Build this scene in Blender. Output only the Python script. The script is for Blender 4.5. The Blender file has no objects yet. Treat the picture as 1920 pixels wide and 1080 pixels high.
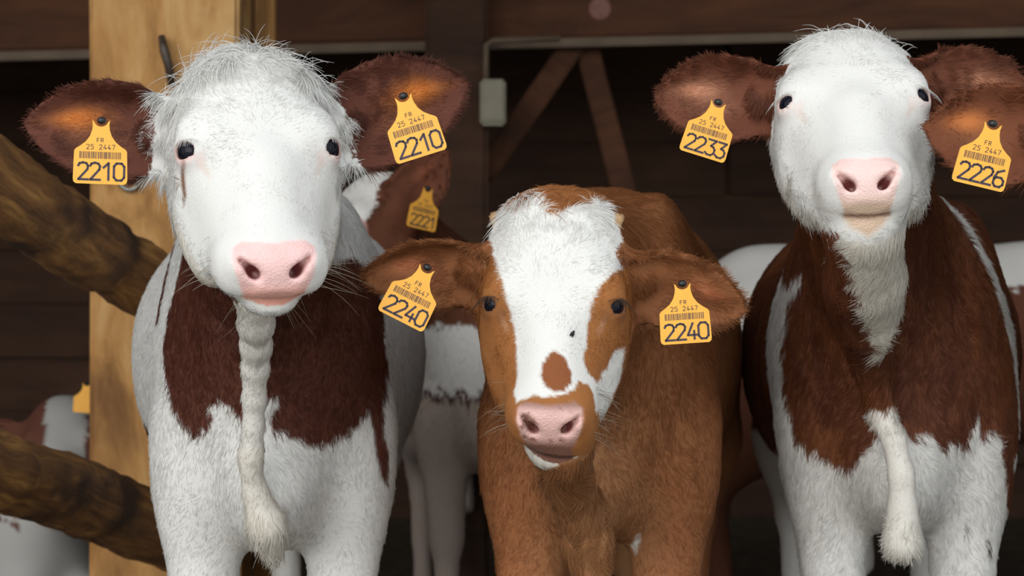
import bpy, math, time
import numpy as np

T0 = time.time()
rng = np.random.default_rng(7)
scene = bpy.context.scene
COL = scene.collection

# ------------------------------------------------------------------ camera, sky, sun, exposure
LENS = 70.0
FPX = 1920.0 * LENS / 36.0            # focal length in pixels of the 1920 wide frame
CAM_Y, CAM_Z = -2.67, 0.95
cam_data = bpy.data.cameras.new('camera')
cam_data.lens = LENS
cam_data.sensor_width = 36.0
cam_data.clip_start = 0.05
cam_data.dof.use_dof = True
cam_data.dof.focus_distance = 2.76
cam_data.dof.aperture_fstop = 6.3
cam = bpy.data.objects.new('camera', cam_data)
COL.objects.link(cam)
cam.location = (0, CAM_Y, CAM_Z)
cam.rotation_euler = (math.pi / 2, 0, 0)
scene.camera = cam

world = bpy.data.worlds.new('overcast_sky')
scene.world = world
world.use_nodes = True
wb = world.node_tree.nodes['Background']
wb.inputs['Color'].default_value = (0.90, 0.96, 1.0, 1)
wb.inputs['Strength'].default_value = 1.12

sun_data = bpy.data.lights.new('hazy_sun', 'SUN')
sun_data.energy = 1.35
sun_data.angle = math.radians(50)
sun_data.color = (1.0, 0.96, 0.90)
sun = bpy.data.objects.new('hazy_sun', sun_data)
COL.objects.link(sun)
sun.rotation_euler = (math.radians(76), 0, math.radians(-22))

scene.view_settings.view_transform = 'Standard'
scene.view_settings.look = 'None'
scene.view_settings.gamma = 1.0
scene.view_settings.use_curve_mapping = False
scene.view_settings.exposure = 0.22
try:
    scene.cycles.use_denoising = True
    scene.cycles.max_bounces = 6
    scene.cycles.diffuse_bounces = 3
    scene.cycles_curves.shape = 'RIBBONS'
except Exception:
    pass


def wpos(px, py, y):
    """place in the world that lies at depth y and is seen at a photo position"""
    d = y - CAM_Y
    return np.array([(px - 960.0) / FPX * d, y, CAM_Z - (py - 540.0) / FPX * d])


def srgb(r, g, b):
    c = np.array([r, g, b], float) / 255.0
    return np.where(c <= 0.04045, c / 12.92, ((c + 0.055) / 1.055) ** 2.4)


# ------------------------------------------------------------------ materials
def new_mat(name):
    m = bpy.data.materials.new(name)
    m.use_nodes = True
    nt = m.node_tree
    return m, nt, nt.nodes['Principled BSDF']


def nd(nt, typ, **kw):
    n = nt.nodes.new(typ)
    for k, v in kw.items():
        setattr(n, k, v)
    return n


def wood_mat(name, dark, mid, light, scale=(1, 1, 1), grain=6.0, rough=0.85, bump=0.4, patch=None):
    m, nt, b = new_mat(name)
    L = nt.links.new
    tc = nd(nt, 'ShaderNodeTexCoord')
    mp = nd(nt, 'ShaderNodeMapping')
    mp.inputs['Scale'].default_value = scale
    L(tc.outputs['Object'], mp.inputs['Vector'])
    n1 = nd(nt, 'ShaderNodeTexNoise')
    n1.inputs['Scale'].default_value = grain
    n1.inputs['Detail'].default_value = 8
    n1.inputs['Roughness'].default_value = 0.65
    n1.inputs['Distortion'].default_value = 0.6
    L(mp.outputs[0], n1.inputs['Vector'])
    cr = nd(nt, 'ShaderNodeValToRGB')
    e = cr.color_ramp.elements
    e[0].position, e[0].color = 0.30, (*dark, 1)
    e[1].position, e[1].color = 0.72, (*light, 1)
    k = e.new(0.50)
    k.color = (*mid, 1)
    L(n1.outputs['Fac'], cr.inputs[0])
    col = cr.outputs[0]
    if patch is not None:
        n2 = nd(nt, 'ShaderNodeTexNoise')
        n2.inputs['Scale'].default_value = patch[1]
        n2.inputs['Detail'].default_value = 5
        L(tc.outputs['Object'], n2.inputs['Vector'])
        r2 = nd(nt, 'ShaderNodeValToRGB')
        r2.color_ramp.elements[0].position = patch[2]
        r2.color_ramp.elements[1].position = patch[3]
        L(n2.outputs['Fac'], r2.inputs[0])
        mx = nd(nt, 'ShaderNodeMix', data_type='RGBA')
        L(r2.outputs[0], mx.inputs['Factor'])
        L(col, mx.inputs['A'])
        mx.inputs['B'].default_value = (*patch[0], 1)
        col = mx.outputs['Result']
    L(col, b.inputs['Base Color'])
    b.inputs['Roughness'].default_value = rough
    bp = nd(nt, 'ShaderNodeBump')
    bp.inputs['Strength'].default_value = bump
    bp.inputs['Distance'].default_value = 0.01
    L(n1.outputs['Fac'], bp.inputs['Height'])
    L(bp.outputs[0], b.inputs['Normal'])
    return m


def plain_mat(name, col, rough=0.6, metal=0.0, noise=0.0, nscale=20):
    m, nt, b = new_mat(name)
    b.inputs['Roughness'].default_value = rough
    b.inputs['Metallic'].default_value = metal
    tc = nd(nt, 'ShaderNodeTexCoord')
    n1 = nd(nt, 'ShaderNodeTexNoise')
    n1.inputs['Scale'].default_value = nscale
    n1.inputs['Detail'].default_value = 5
    nt.links.new(tc.outputs['Object'], n1.inputs['Vector'])
    cr = nd(nt, 'ShaderNodeValToRGB')
    c = np.array(col)
    cr.color_ramp.elements[0].position = 0.3
    cr.color_ramp.elements[1].position = 0.7
    cr.color_ramp.elements[0].color = (*(c * (1 - noise)), 1)
    cr.color_ramp.elements[1].color = (*np.minimum(c * (1 + noise), 1), 1)
    nt.links.new(n1.outputs['Fac'], cr.inputs[0])
    nt.links.new(cr.outputs[0], b.inputs['Base Color'])
    return m


M = {}
M['post'] = wood_mat('weathered_post_wood', srgb(128, 86, 42), srgb(182, 134, 76), srgb(212, 172, 116), (1.0, 1.0, 0.30), 9, 0.8, 0.6,
                     (srgb(108, 74, 42), 4.5, 0.50, 0.72))
M['log'] = wood_mat('peeled_log_wood', srgb(74, 46, 24), srgb(134, 92, 50), srgb(206, 154, 84), (0.35, 2.0, 2.0), 11, 0.8, 0.8,
                    (srgb(62, 39, 24), 6.0, 0.50, 0.66))
M['beam'] = wood_mat('dark_beam_wood', srgb(62, 36, 20), srgb(88, 52, 30), srgb(108, 66, 40), (0.4, 2, 2), 5, 0.85, 0.3)
M['plank'] = wood_mat('barn_plank_wood', srgb(52, 34, 24), srgb(70, 46, 32), srgb(86, 60, 42), (0.4, 2, 2), 4, 0.9, 0.3)
M['strip'] = plain_mat('pale_strip_wood', srgb(112, 94, 76), 0.7, 0, 0.2, 9)
M['concrete'] = plain_mat('yard_concrete', (0.52, 0.51, 0.48), 0.9, 0, 0.25, 3)
M['bedding'] = plain_mat('straw_bedding_floor', (0.10, 0.075, 0.045), 0.95, 0, 0.5, 30)
M['straw'] = plain_mat('straw_stalk', (0.42, 0.31, 0.14), 0.8, 0, 0.3, 30)
M['roof'] = plain_mat('roof_boards', (0.06, 0.045, 0.035), 0.9, 0, 0.3, 5)
M['iron'] = plain_mat('rusty_iron', (0.10, 0.08, 0.065), 0.55, 0.6, 0.3, 60)
M['zinc'] = plain_mat('dull_zinc', (0.34, 0.33, 0.30), 0.45, 0.8, 0.2, 60)
M['box'] = plain_mat('grey_plastic_box', srgb(150, 144, 124), 0.6, 0, 0.1, 20)
M['knot'] = plain_mat('pale_knot_wood', srgb(150, 108, 96), 0.8, 0, 0.15, 40)
M['tag'] = plain_mat('yellow_tag_plastic', srgb(247, 178, 66), 0.42, 0, 0.05, 30)
M['ink'] = plain_mat('dark_ink', srgb(62, 52, 66), 0.6, 0, 0.1, 60)
M['fly'] = plain_mat('black_fly', (0.012, 0.011, 0.012), 0.4, 0, 0.1, 60)


def eye_material():
    m, nt, b = new_mat('dark_cow_eye')
    L = nt.links.new
    tc = nd(nt, 'ShaderNodeTexCoord')
    sp = nd(nt, 'ShaderNodeSeparateXYZ')
    L(tc.outputs['Object'], sp.inputs[0])
    cr = nd(nt, 'ShaderNodeValToRGB')
    mr = nd(nt, 'ShaderNodeMapRange')
    mr.inputs['From Min'].default_value = 0.0
    mr.inputs['From Max'].default_value = 0.021
    L(sp.outputs['Z'], mr.inputs['Value'])
    L(mr.outputs[0], cr.inputs[0])
    e = cr.color_ramp.elements
    e[0].position, e[0].color = 0.30, (0.30, 0.24, 0.20, 1)
    e[1].position, e[1].color = 0.46, (0.020, 0.010, 0.006, 1)
    k = e.new(0.86)
    k.color = (0.006, 0.006, 0.012, 1)
    L(cr.outputs[0], b.inputs['Base Color'])
    b.inputs['Roughness'].default_value = 0.06
    b.inputs['Specular IOR Level'].default_value = 0.18
    return m


M['eye'] = eye_material()


def coat_material():
    m, nt, b = new_mat('cow_skin_and_coat')
    L = nt.links.new
    at = nd(nt, 'ShaderNodeAttribute', attribute_name='coat')
    wet = nd(nt, 'ShaderNodeAttribute', attribute_name='wet')
    tc = nd(nt, 'ShaderNodeTexCoord')
    n1 = nd(nt, 'ShaderNodeTexNoise')
    n1.inputs['Scale'].default_value = 260
    n1.inputs['Detail'].default_value = 3
    L(tc.outputs['Object'], n1.inputs['Vector'])
    vo = nd(nt, 'ShaderNodeTexVoronoi')
    vo.inputs['Scale'].default_value = 330
    L(tc.outputs['Object'], vo.inputs['Vector'])
    mr = nd(nt, 'ShaderNodeMapRange')
    mr.inputs['To Min'].default_value = 0.85
    mr.inputs['To Max'].default_value = 0.36
    L(wet.outputs['Fac'], mr.inputs['Value'])
    L(mr.outputs[0], b.inputs['Roughness'])
    mxh = nd(nt, 'ShaderNodeMix', data_type='FLOAT')
    L(wet.outputs['Fac'], mxh.inputs['Factor'])
    L(n1.outputs['Fac'], mxh.inputs['A'])
    L(vo.outputs['Distance'], mxh.inputs['B'])
    bp = nd(nt, 'ShaderNodeBump')
    bp.inputs['Strength'].default_value = 0.35
    bp.inputs['Distance'].default_value = 0.002
    L(mxh.outputs['Result'], bp.inputs['Height'])
    L(bp.outputs[0], b.inputs['Normal'])
    L(at.outputs['Color'], b.inputs['Base Color'])
    b.inputs['Specular IOR Level'].default_value = 0.35
    return m


M['coat'] = coat_material()


def fur_material():
    m, nt, b = new_mat('cow_fur_strands')
    L = nt.links.new
    at = nd(nt, 'ShaderNodeAttribute', attribute_name='coat')
    nr = nd(nt, 'ShaderNodeAttribute', attribute_name='root_normal')
    L(at.outputs['Color'], b.inputs['Base Color'])
    geo = nd(nt, 'ShaderNodeNewGeometry')
    mx = nd(nt, 'ShaderNodeMix', data_type='VECTOR')
    mx.inputs['Factor'].default_value = 0.72
    L(geo.outputs['Normal'], mx.inputs['A'])
    L(nr.outputs['Vector'], mx.inputs['B'])
    nm = nd(nt, 'ShaderNodeVectorMath', operation='NORMALIZE')
    L(mx.outputs['Result'], nm.inputs[0])
    L(nm.outputs[0], b.inputs['Normal'])
    b.inputs['Roughness'].default_value = 0.55
    b.inputs['Specular IOR Level'].default_value = 0.25
    tr = nd(nt, 'ShaderNodeBsdfTranslucent')
    L(at.outputs['Color'], tr.inputs['Color'])
    ms = nd(nt, 'ShaderNodeMixShader')
    ms.inputs[0].default_value = 0.28
    L(b.outputs[0], ms.inputs[1])
    L(tr.outputs[0], ms.inputs[2])
    L(ms.outputs[0], nt.nodes['Material Output'].inputs['Surface'])
    return m


M['fur'] = fur_material()


# ------------------------------------------------------------------ small mesh helpers
def add_obj(name, data, parent=None, mat=None):
    o = bpy.data.objects.new(name, data)
    COL.objects.link(o)
    if parent is not None:
        o.parent = parent
    if mat is not None:
        data.materials.append(mat)
    return o


def tag_props(o, label=None, cat=None, group=None, kind=None):
    if label:
        o['label'] = label
    if cat:
        o['category'] = cat
    if group:
        o['group'] = group
    if kind:
        o['kind'] = kind
    return o


def mesh_from(name, verts, faces, smooth=True):
    me = bpy.data.meshes.new(name)
    me.from_pydata([tuple(map(float, v)) for v in verts], [], [tuple(f) for f in faces])
    me.update()
    if smooth:
        me.polygons.foreach_set('use_smooth', np.ones(len(me.polygons), bool))
    return me


def box_mesh(name, size, bevel=0.006, seed=None, rough=0.0, cuts=1):
    """bevelled board; with rough > 0 its faces are a little uneven"""
    import bmesh
    bm = bmesh.new()
    bmesh.ops.create_cube(bm, size=1.0)
    for v in bm.verts:
        v.co.x *= size[0]
        v.co.y *= size[1]
        v.co.z *= size[2]
    if bevel > 0:
        bmesh.ops.bevel(bm, geom=list(bm.edges), offset=bevel, segments=2, affect='EDGES')
    if cuts > 1:
        bmesh.ops.subdivide_edges(bm, edges=[e for e in bm.edges if e.calc_length() > 0.12], cuts=cuts, use_grid_fill=True)
    if rough > 0:
        r = np.random.default_rng(seed or 1)
        for v in bm.verts:
            v.co.x += r.normal() * rough
            v.co.y += r.normal() * rough
            v.co.z += r.normal() * rough
    me = bpy.data.meshes.new(name)
    bm.to_mesh(me)
    bm.free()
    return me


def tube_mesh(name, pts, radii, seg=14, noise=0.0, seed=0, caps=True):
    pts = np.array(pts, float)
    n = len(pts)
    r0 = np.random.default_rng(seed)
    tang = np.gradient(pts, axis=0)
    tang /= np.linalg.norm(tang, axis=1)[:, None]
    up = np.array([0, 0, 1.0])
    if abs(tang[0] @ up) > 0.9:
        up = np.array([1.0, 0, 0])
    verts, faces = [], []
    ph = r0.uniform(0, 6.28, 8)
    for i in range(n):
        s = np.cross(tang[i], up)
        s /= np.linalg.norm(s)
        q = np.cross(s, tang[i])
        for k in range(seg):
            a = 2 * math.pi * k / seg
            rr = radii[i]
            if noise:
                rr *= 1 + noise * (math.sin(2 * a + ph[0] + i * 0.21) * 0.5 + math.sin(3 * a + ph[1] - i * 0.33) * 0.4 + math.sin(5 * a + i * 0.8 + ph[2]) * 0.25) + noise * 0.5 * r0.normal() * 0.5
            verts.append(pts[i] + (s * math.cos(a) + q * math.sin(a)) * rr)
    for i in range(n - 1):
        for k in range(seg):
            k2 = (k + 1) % seg
            faces.append((i * seg + k, i * seg + k2, (i + 1) * seg + k2, (i + 1) * seg + k))
    if caps:
        faces.append(tuple(range(seg - 1, -1, -1)))
        faces.append(tuple((n - 1) * seg + k for k in range(seg)))
    return mesh_from(name, verts, faces)


# ------------------------------------------------------------------ the barn
def structure(name, me, mat, loc=(0, 0, 0), rot=(0, 0, 0), parent=None):
    o = add_obj(name, me, parent, mat)
    o.location = loc
    o.rotation_euler = rot
    if parent is None:
        o['kind'] = 'structure'
    return o


structure('floor', box_mesh('floor', (12, 7.2, 0.1), 0), M['bedding'], (0, 2.6, -0.05))
structure('floor_yard', box_mesh('floor_yard', (40, 20, 0.1), 0), M['concrete'], (0, -11.0, -0.05))
structure('ceiling', box_mesh('ceiling', (12, 6.2, 0.08), 0), M['roof'], (0, 2.95, 2.74))
for nm, x in (('wall_left', -5.6), ('wall_right', 5.6)):
    structure(nm, box_mesh(nm, (0.06, 6.6, 2.7), 0), M['plank'], (x, 2.7, 1.35))
wb_ = structure('wall_back', box_mesh('wall_back', (11.2, 0.05, 2.7), 0), M['plank'], (0, 5.60, 1.35))
plank_me = [box_mesh('plank', (2.36, 0.03, 0.205), 0.006) for _ in range(2)]
for p in plank_me:
    p.materials.append(M['plank'])
rp = np.random.default_rng(4)
for r_ in range(12):
    for c_ in range(-2, 3):
        o = bpy.data.objects.new('plank', plank_me[(r_ + c_) % 2])
        COL.objects.link(o)
        o.parent = wb_
        o.location = (c_ * 2.38 + (0.6 if r_ % 2 else -0.3), -0.045 + rp.normal() * 0.004, -1.25 + r_ * 0.222)
        o.rotation_euler = (0, rp.normal() * 0.003, 0)

YB = 3.6
# header beam with a pale batten under it, slightly out of level
zl, zr = wpos(0, 108, YB)[2], wpos(1920, 62, YB)[2]
slope = math.atan2(zr - zl, wpos(1920, 0, YB)[0] - wpos(0, 0, YB)[0])
zm = (zl + zr) / 2
for i in range(3):
    o = structure('trim_%d' % (i + 1), box_mesh('header_board', (9.0, 0.06, 0.20), 0.008, 3 + i, 0.0015, 6), M['beam'],
                  (0, YB + 0.01 * i, zm + 0.115 + 0.205 * i), (0, -slope, 0))
structure('trim_4', box_mesh('batten', (9.0, 0.035, 0.028), 0.004), M['strip'], (0, YB - 0.02, zm), (0, -slope, 0))


def prop(name, me, mat, label, cat, loc, rot=(0, 0, 0), group=None):
    o = add_obj(name, me, None, mat)
    o.location = loc
    o.rotation_euler = rot
    return tag_props(o, label, cat, group)


# dark post in the middle of the barn with a switch box and its pipe
c0 = wpos(858, 540, 3.5)
prop('timber_post', box_mesh('timber_post', (0.19, 0.19, 2.68), 0.012, 5, 0.002, 4), M['plank'], 'dark brown upright timber post in the middle of the barn', 'post', (c0[0], 3.48, 1.345))
b0 = wpos(924, 193, 3.355)
box_o = tag_props(bpy.data.objects.new('switch_box', None), 'small pale grey switch box on the dark post', 'switch box')
COL.objects.link(box_o)
box_o.location = b0
bb = add_obj('box_body', box_mesh('box_body', (0.078, 0.05, 0.140), 0.008), box_o, M['box'])
add_obj('box_lid', box_mesh('box_lid', (0.066, 0.010, 0.115), 0.004), box_o, M['box']).location = (0, -0.029, 0)
pp = [wpos(911, 150, 3.37), wpos(911, 84, 3.37), wpos(925, 76, 3.375), wpos(1050, 72, 3.38)]
pp = [p - b0 for p in pp]
add_obj('conduit_pipe', tube_mesh('conduit_pipe', pp, [0.010] * 4, 10), box_o, M['strip'])
for pa_, pb_, yy, lab in (((1092, 60), (905, 330), 3.66, 'dim diagonal brace leaning left beside the dark post'),
                          ((1092, 60), (1215, 540), 3.70, 'dim diagonal brace leaning right in the barn gloom')):
    a, b = wpos(*pa_, yy), wpos(*pb_, yy)
    d = b - a
    prop('roof_brace', box_mesh('roof_brace', (0.075, 0.06, float(np.linalg.norm(d))), 0.006, 8, 0.001, 3), M['beam'], lab, 'brace', (a + b) / 2, (0, math.atan2(d[0], d[2]), 0))
# big pale post on the left
PY = 1.90
xl, xr = wpos(166, 0, PY)[0], wpos(447, 0, PY)[0]
post = prop('timber_post', box_mesh('pale_timber_post', (xr - xl, 0.22, 2.68), 0.012, 9, 0.0022, 7), M['post'], 'wide pale golden timber post behind the leftmost cow', 'post', ((xl + xr) / 2, PY + 0.11, 1.345))
x2 = wpos(491, 0, PY + 0.3)
prop('timber_post', box_mesh('narrow_timber_post', (0.052, 0.08, 2.68), 0.008, 10, 0.0015, 6), M['post'], 'narrow pale post just behind the wide golden post', 'post', (x2[0], PY + 0.36, 1.345))


def torus_mesh(name, R_, r_, n=28, m=10):
    v, f = [], []
    for i in range(n):
        a = 2 * math.pi * i / n
        for j in range(m):
            b = 2 * math.pi * j / m
            v.append(((R_ + r_ * math.cos(b)) * math.cos(a), r_ * math.sin(b), (R_ + r_ * math.cos(b)) * math.sin(a)))
    for i in range(n):
        for j in range(m):
            f.append((i * m + j, ((i + 1) % n) * m + j, ((i + 1) % n) * m + (j + 1) % m, i * m + (j + 1) % m))
    return mesh_from(name, v, f)


def disc_mesh(name, prof, n=24):
    v, f = [], []
    for y, r in prof:
        for k in range(n):
            a = 2 * math.pi * k / n
            v.append((r * math.cos(a), y, r * math.sin(a)))
    for i in range(len(prof) - 1):
        for k in range(n):
            f.append((i * n + k, i * n + (k + 1) % n, (i + 1) * n + (k + 1) % n, (i + 1) * n + k))
    f.append(tuple(range(n)))
    return mesh_from(name, v, f)


rg = tag_props(bpy.data.objects.new('iron_ring_bolt', None), 'grey iron ring bolt on the wide golden post', 'ring bolt')
COL.objects.link(rg)
rg.location = wpos(243, 336, PY - 0.012)
add_obj('ring', torus_mesh('ring', 0.024, 0.0055), rg, M['zinc'])
add_obj('bolt_head', disc_mesh('bolt_head', ((-0.004, 0.0), (-0.004, 0.010), (0.012, 0.013))), rg, M['iron'])
hk = [wpos(303, 68, PY - 0.02), wpos(308, 95, PY - 0.03), wpos(316, 122, PY - 0.022), wpos(322, 160, PY - 0.005)]
prop('iron_hook', tube_mesh('iron_hook', hk, [0.008, 0.011, 0.010, 0.008], 10), M['iron'], 'rusty iron hook high on the wide golden post', 'hook', (0, 0, 0))
kp = wpos(1125, 16, YB - 0.034)
prop('wood_knot', disc_mesh('wood_knot', ((-0.003, 0.0), (-0.004, 0.030), (0.0, 0.036), (0.006, 0.036))), M['knot'], 'pale round plug on the header beam', 'plug', kp)


# round rails running from the left foreground to the golden post
def rail(pa_, ya, pb_, yb, ra, rb, label, seed):
    a, b = wpos(*pa_, ya), wpos(*pb_, yb)
    n = 40
    t = np.linspace(0, 1, n)
    r_ = np.random.default_rng(seed)
    pts = a + (b - a) * t[:, None]
    pts[:, 2] += 0.010 * np.sin(t * 5 + seed)
    org = (a + b) / 2
    d = unit_(b - a)
    # own frame: x along the log, so the grain of the wood follows it
    ex = d
    ez = unit_(np.array([0, 0, 1.0]) - d * d[2])
    ey = np.cross(ez, ex)
    loc = (pts - org) @ np.stack([ex, ey, ez], 1)
    me = tube_mesh('log_rail', loc, ra + (rb - ra) * t + 0.003 * r_.normal(size=n), 28, 0.05, seed)
    o = prop('log_rail', me, M['log'], label, 'rail', (0, 0, 0), group='round log rails at the left')
    from mathutils import Matrix
    o.matrix_world = Matrix(((ex[0], ey[0], ez[0], org[0]), (ex[1], ey[1], ez[1], org[1]), (ex[2], ey[2], ez[2], org[2]), (0, 0, 0, 1)))
    return o


def unit_(v):
    return v / np.linalg.norm(v)


rail((-260, 168), 0.62, (345, 577), 1.82, 0.076, 0.078, 'upper round log rail sloping down to the golden post', 2)
rail((-260, 800), 0.62, (338, 1008), 1.80, 0.074, 0.078, 'lower round log rail near the bottom left corner', 5)


# ------------------------------------------------------------------ implicit-surface toolkit for the animals
F4 = np.float32


def smin(a, b, k):
    h = np.maximum(k - np.abs(a - b), 0) / k
    return np.minimum(a, b) - h * h * k * 0.25


def smax(a, b, k):
    return -smin(-a, -b, k)


def ell(P, c, r, rot=None):
    q = P - np.asarray(c, F4)
    if rot is not None:
        q = q @ np.asarray(rot, F4)
    r = np.asarray(r, F4)
    a = q / r
    k0 = np.sqrt((a * a).sum(1)) + 1e-9
    b = a / r
    k1 = np.sqrt((b * b).sum(1)) + 1e-9
    return k0 * (k0 - 1) / k1


def cap(P, a, b, ra, rb, sx=1.0):
    a = np.asarray(a, F4).copy()
    b = np.asarray(b, F4).copy()
    if sx != 1.0:
        P = P.copy()
        P[:, 0] /= sx
        a[0] /= sx
        b[0] /= sx
    ab = b - a
    q = P - a
    t = np.clip((q @ ab) / float(ab @ ab), 0, 1)
    q = q - t[:, None] * ab
    return np.sqrt((q * q).sum(1)) - (ra + (rb - ra) * t)


def smooth_table(tab, n=400):
    """finely resampled, slightly smoothed version of a table of rows (t, a, b, ...)"""
    tab = np.array(tab, float)
    t = np.linspace(tab[0, 0], tab[-1, 0], n)
    cols = [t]
    w = max(3, n // 26)
    ker = np.hanning(w + 2)[1:-1]
    ker /= ker.sum()
    for j in range(1, tab.shape[1]):
        y = np.interp(t, tab[:, 0], tab[:, j])
        yp = np.pad(y, w // 2, mode='edge')
        cols.append(np.convolve(yp, ker, mode='same')[w // 2: w // 2 + n])
    return np.stack(cols, 1)


def hash3(ix, iy, iz, seed):
    h = (ix * 374761393 + iy * 668265263 + iz * 2147483647 + seed * 1274126177) & 0xFFFFFFFF
    h = ((h ^ (h >> 13)) * 1274126177) & 0xFFFFFFFF
    h = h ^ (h >> 16)
    return (h & 0xFFFF).astype(np.float32) / 32767.5 - 1.0


def vnoise(P, scale, seed=0):
    q = np.asarray(P, np.float64) * scale
    i = np.floor(q).astype(np.int64)
    f = q - i
    f = f * f * (3 - 2 * f)
    out = 0
    for dx in (0, 1):
        for dy in (0, 1):
            for dz in (0, 1):
                w = (f[:, 0] if dx else 1 - f[:, 0]) * (f[:, 1] if dy else 1 - f[:, 1]) * (f[:, 2] if dz else 1 - f[:, 2])
                out = out + w * hash3(i[:, 0] + dx, i[:, 1] + dy, i[:, 2] + dz, seed)
    return out


def poly_sd(x, y, poly):
    """signed distance to a closed outline, negative inside"""
    poly = np.asarray(poly, float)
    n = len(poly)
    d = np.full(len(x), 1e9)
    inside = np.zeros(len(x), bool)
    for i in range(n):
        a, b = poly[i], poly[(i + 1) % n]
        ex, ey = b - a
        wx, wy = x - a[0], y - a[1]
        t = np.clip((wx * ex + wy * ey) / (ex * ex + ey * ey + 1e-12), 0, 1)
        d = np.minimum(d, (wx - ex * t) ** 2 + (wy - ey * t) ** 2)
        c = ((a[1] <= y) & (b[1] > y)) | ((b[1] <= y) & (a[1] > y))
        with np.errstate(divide='ignore', invalid='ignore'):
            xi = a[0] + (y - a[1]) / (b[1] - a[1] + (1e-12 if b[1] == a[1] else 0)) * (b[0] - a[0])
        inside ^= c & (x < xi)
    d = np.sqrt(d)
    return np.where(inside, -d, d)


def axis_coords(lo, hi, flo, fhi, fine, coarse):
    """grid positions: fine inside flo..fhi, growing to coarse outside"""
    out = [flo]
    while out[-1] < fhi:
        out.append(out[-1] + fine)
    s = fine
    while out[-1] < hi:
        s = min(coarse, s * 1.12)
        out.append(out[-1] + s)
    s = fine
    left = [flo]
    while left[-1] > lo:
        s = min(coarse, s * 1.12)
        left.append(left[-1] - s)
    return np.array(left[:0:-1] + out)


def surface_net(func, xs, ys, zs, block=6):
    nx, ny, nz = len(xs), len(ys), len(zs)

    def blocks(n):
        return [(i, min(i + block, n - 1)) for i in range(0, n - 1, block)]
    bx, by, bz = blocks(nx), blocks(ny), blocks(nz)

    def cen(bb, a):
        return np.array([(a[i] + a[j]) * 0.5 for i, j in bb]), np.array([(a[j] - a[i]) * 0.5 for i, j in bb])
    cx, hx = cen(bx, xs)
    cy, hy = cen(by, ys)
    cz, hz = cen(bz, zs)
    G = np.stack(np.meshgrid(cx, cy, cz, indexing='ij'), -1).reshape(-1, 3).astype(F4)
    H = np.stack(np.meshgrid(hx, hy, hz, indexing='ij'), -1).reshape(-1, 3)
    C = func(G)
    act = np.abs(C) < np.sqrt((H * H).sum(1)) * 1.7 + 0.012
    shape = (len(bx), len(by), len(bz))
    # fill with the sign of the block, then evaluate every node of an active block
    F = np.empty((nx, ny, nz), F4)
    bi = np.minimum(np.arange(nx) // block, len(bx) - 1)
    bj = np.minimum(np.arange(ny) // block, len(by) - 1)
    bk = np.minimum(np.arange(nz) // block, len(bz) - 1)
    C3 = C.reshape(shape)
    A3 = act.reshape(shape)
    F[:] = C3[bi][:, bj][:, :, bk]
    mask = np.zeros((nx, ny, nz), bool)
    for (a, b, c) in np.argwhere(A3):
        mask[bx[a][0]:bx[a][1] + 1, by[b][0]:by[b][1] + 1, bz[c][0]:bz[c][1] + 1] = True
    idx = np.argwhere(mask)
    vals = np.empty(len(idx), F4)
    for s in range(0, len(idx), 400000):
        ii = idx[s:s + 400000]
        P = np.stack([xs[ii[:, 0]], ys[ii[:, 1]], zs[ii[:, 2]]], 1).astype(F4)
        vals[s:s + 400000] = func(P)
    F[mask] = vals
    S = F < 0
    cell = S[:-1, :-1, :-1].astype(np.int8)
    tot = np.zeros_like(cell)
    for dx in (0, 1):
        for dy in (0, 1):
            for dz in (0, 1):
                tot += S[dx:nx - 1 + dx, dy:ny - 1 + dy, dz:nz - 1 + dz]
    act = (tot > 0) & (tot < 8)
    cells = np.argwhere(act)
    vid = np.full(act.shape, -1, np.int32)
    vid[act] = np.arange(len(cells), dtype=np.int32)
    i, j, k = cells.T
    acc = np.zeros((len(cells), 3))
    cnt = np.zeros(len(cells))
    corners = [(0, 0, 0), (1, 0, 0), (0, 1, 0), (1, 1, 0), (0, 0, 1), (1, 0, 1), (0, 1, 1), (1, 1, 1)]
    X = [xs[i], xs[i + 1]]
    Y = [ys[j], ys[j + 1]]
    Z = [zs[k], zs[k + 1]]
    fv = {c: F[i + c[0], j + c[1], k + c[2]] for c in corners}
    for a in corners:
        for ax in range(3):
            if a[ax] == 0:
                b = list(a)
                b[ax] = 1
                b = tuple(b)
                fa, fb = fv[a], fv[b]
                m = (fa < 0) != (fb < 0)
                t = np.where(m, fa / np.where(m, fa - fb, 1), 0)
                p = np.stack([X[a[0]], Y[a[1]], Z[a[2]]], 1)
                q = np.stack([X[b[0]], Y[b[1]], Z[b[2]]], 1)
                acc += np.where(m[:, None], p + (q - p) * t[:, None], 0)
                cnt += m
    V = acc / cnt[:, None]
    quads = []
    e = np.argwhere(S[:-1, 1:-1, 1:-1] != S[1:, 1:-1, 1:-1])
    a, b, c = e[:, 0], e[:, 1] + 1, e[:, 2] + 1
    q = np.stack([vid[a, b - 1, c - 1], vid[a, b, c - 1], vid[a, b, c], vid[a, b - 1, c]], 1)
    fl = ~S[a, b, c]
    q[fl] = q[fl][:, ::-1]
    quads.append(q)
    e = np.argwhere(S[1:-1, :-1, 1:-1] != S[1:-1, 1:, 1:-1])
    a, b, c = e[:, 0] + 1, e[:, 1], e[:, 2] + 1
    q = np.stack([vid[a - 1, b, c - 1], vid[a - 1, b, c], vid[a, b, c], vid[a, b, c - 1]], 1)
    fl = ~S[a, b, c]
    q[fl] = q[fl][:, ::-1]
    quads.append(q)
    e = np.argwhere(S[1:-1, 1:-1, :-1] != S[1:-1, 1:-1, 1:])
    a, b, c = e[:, 0] + 1, e[:, 1] + 1, e[:, 2]
    q = np.stack([vid[a - 1, b - 1, c], vid[a, b - 1, c], vid[a, b, c], vid[a - 1, b, c]], 1)
    fl = ~S[a, b, c]
    q[fl] = q[fl][:, ::-1]
    quads.append(q)
    return V, np.concatenate(quads)


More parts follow.
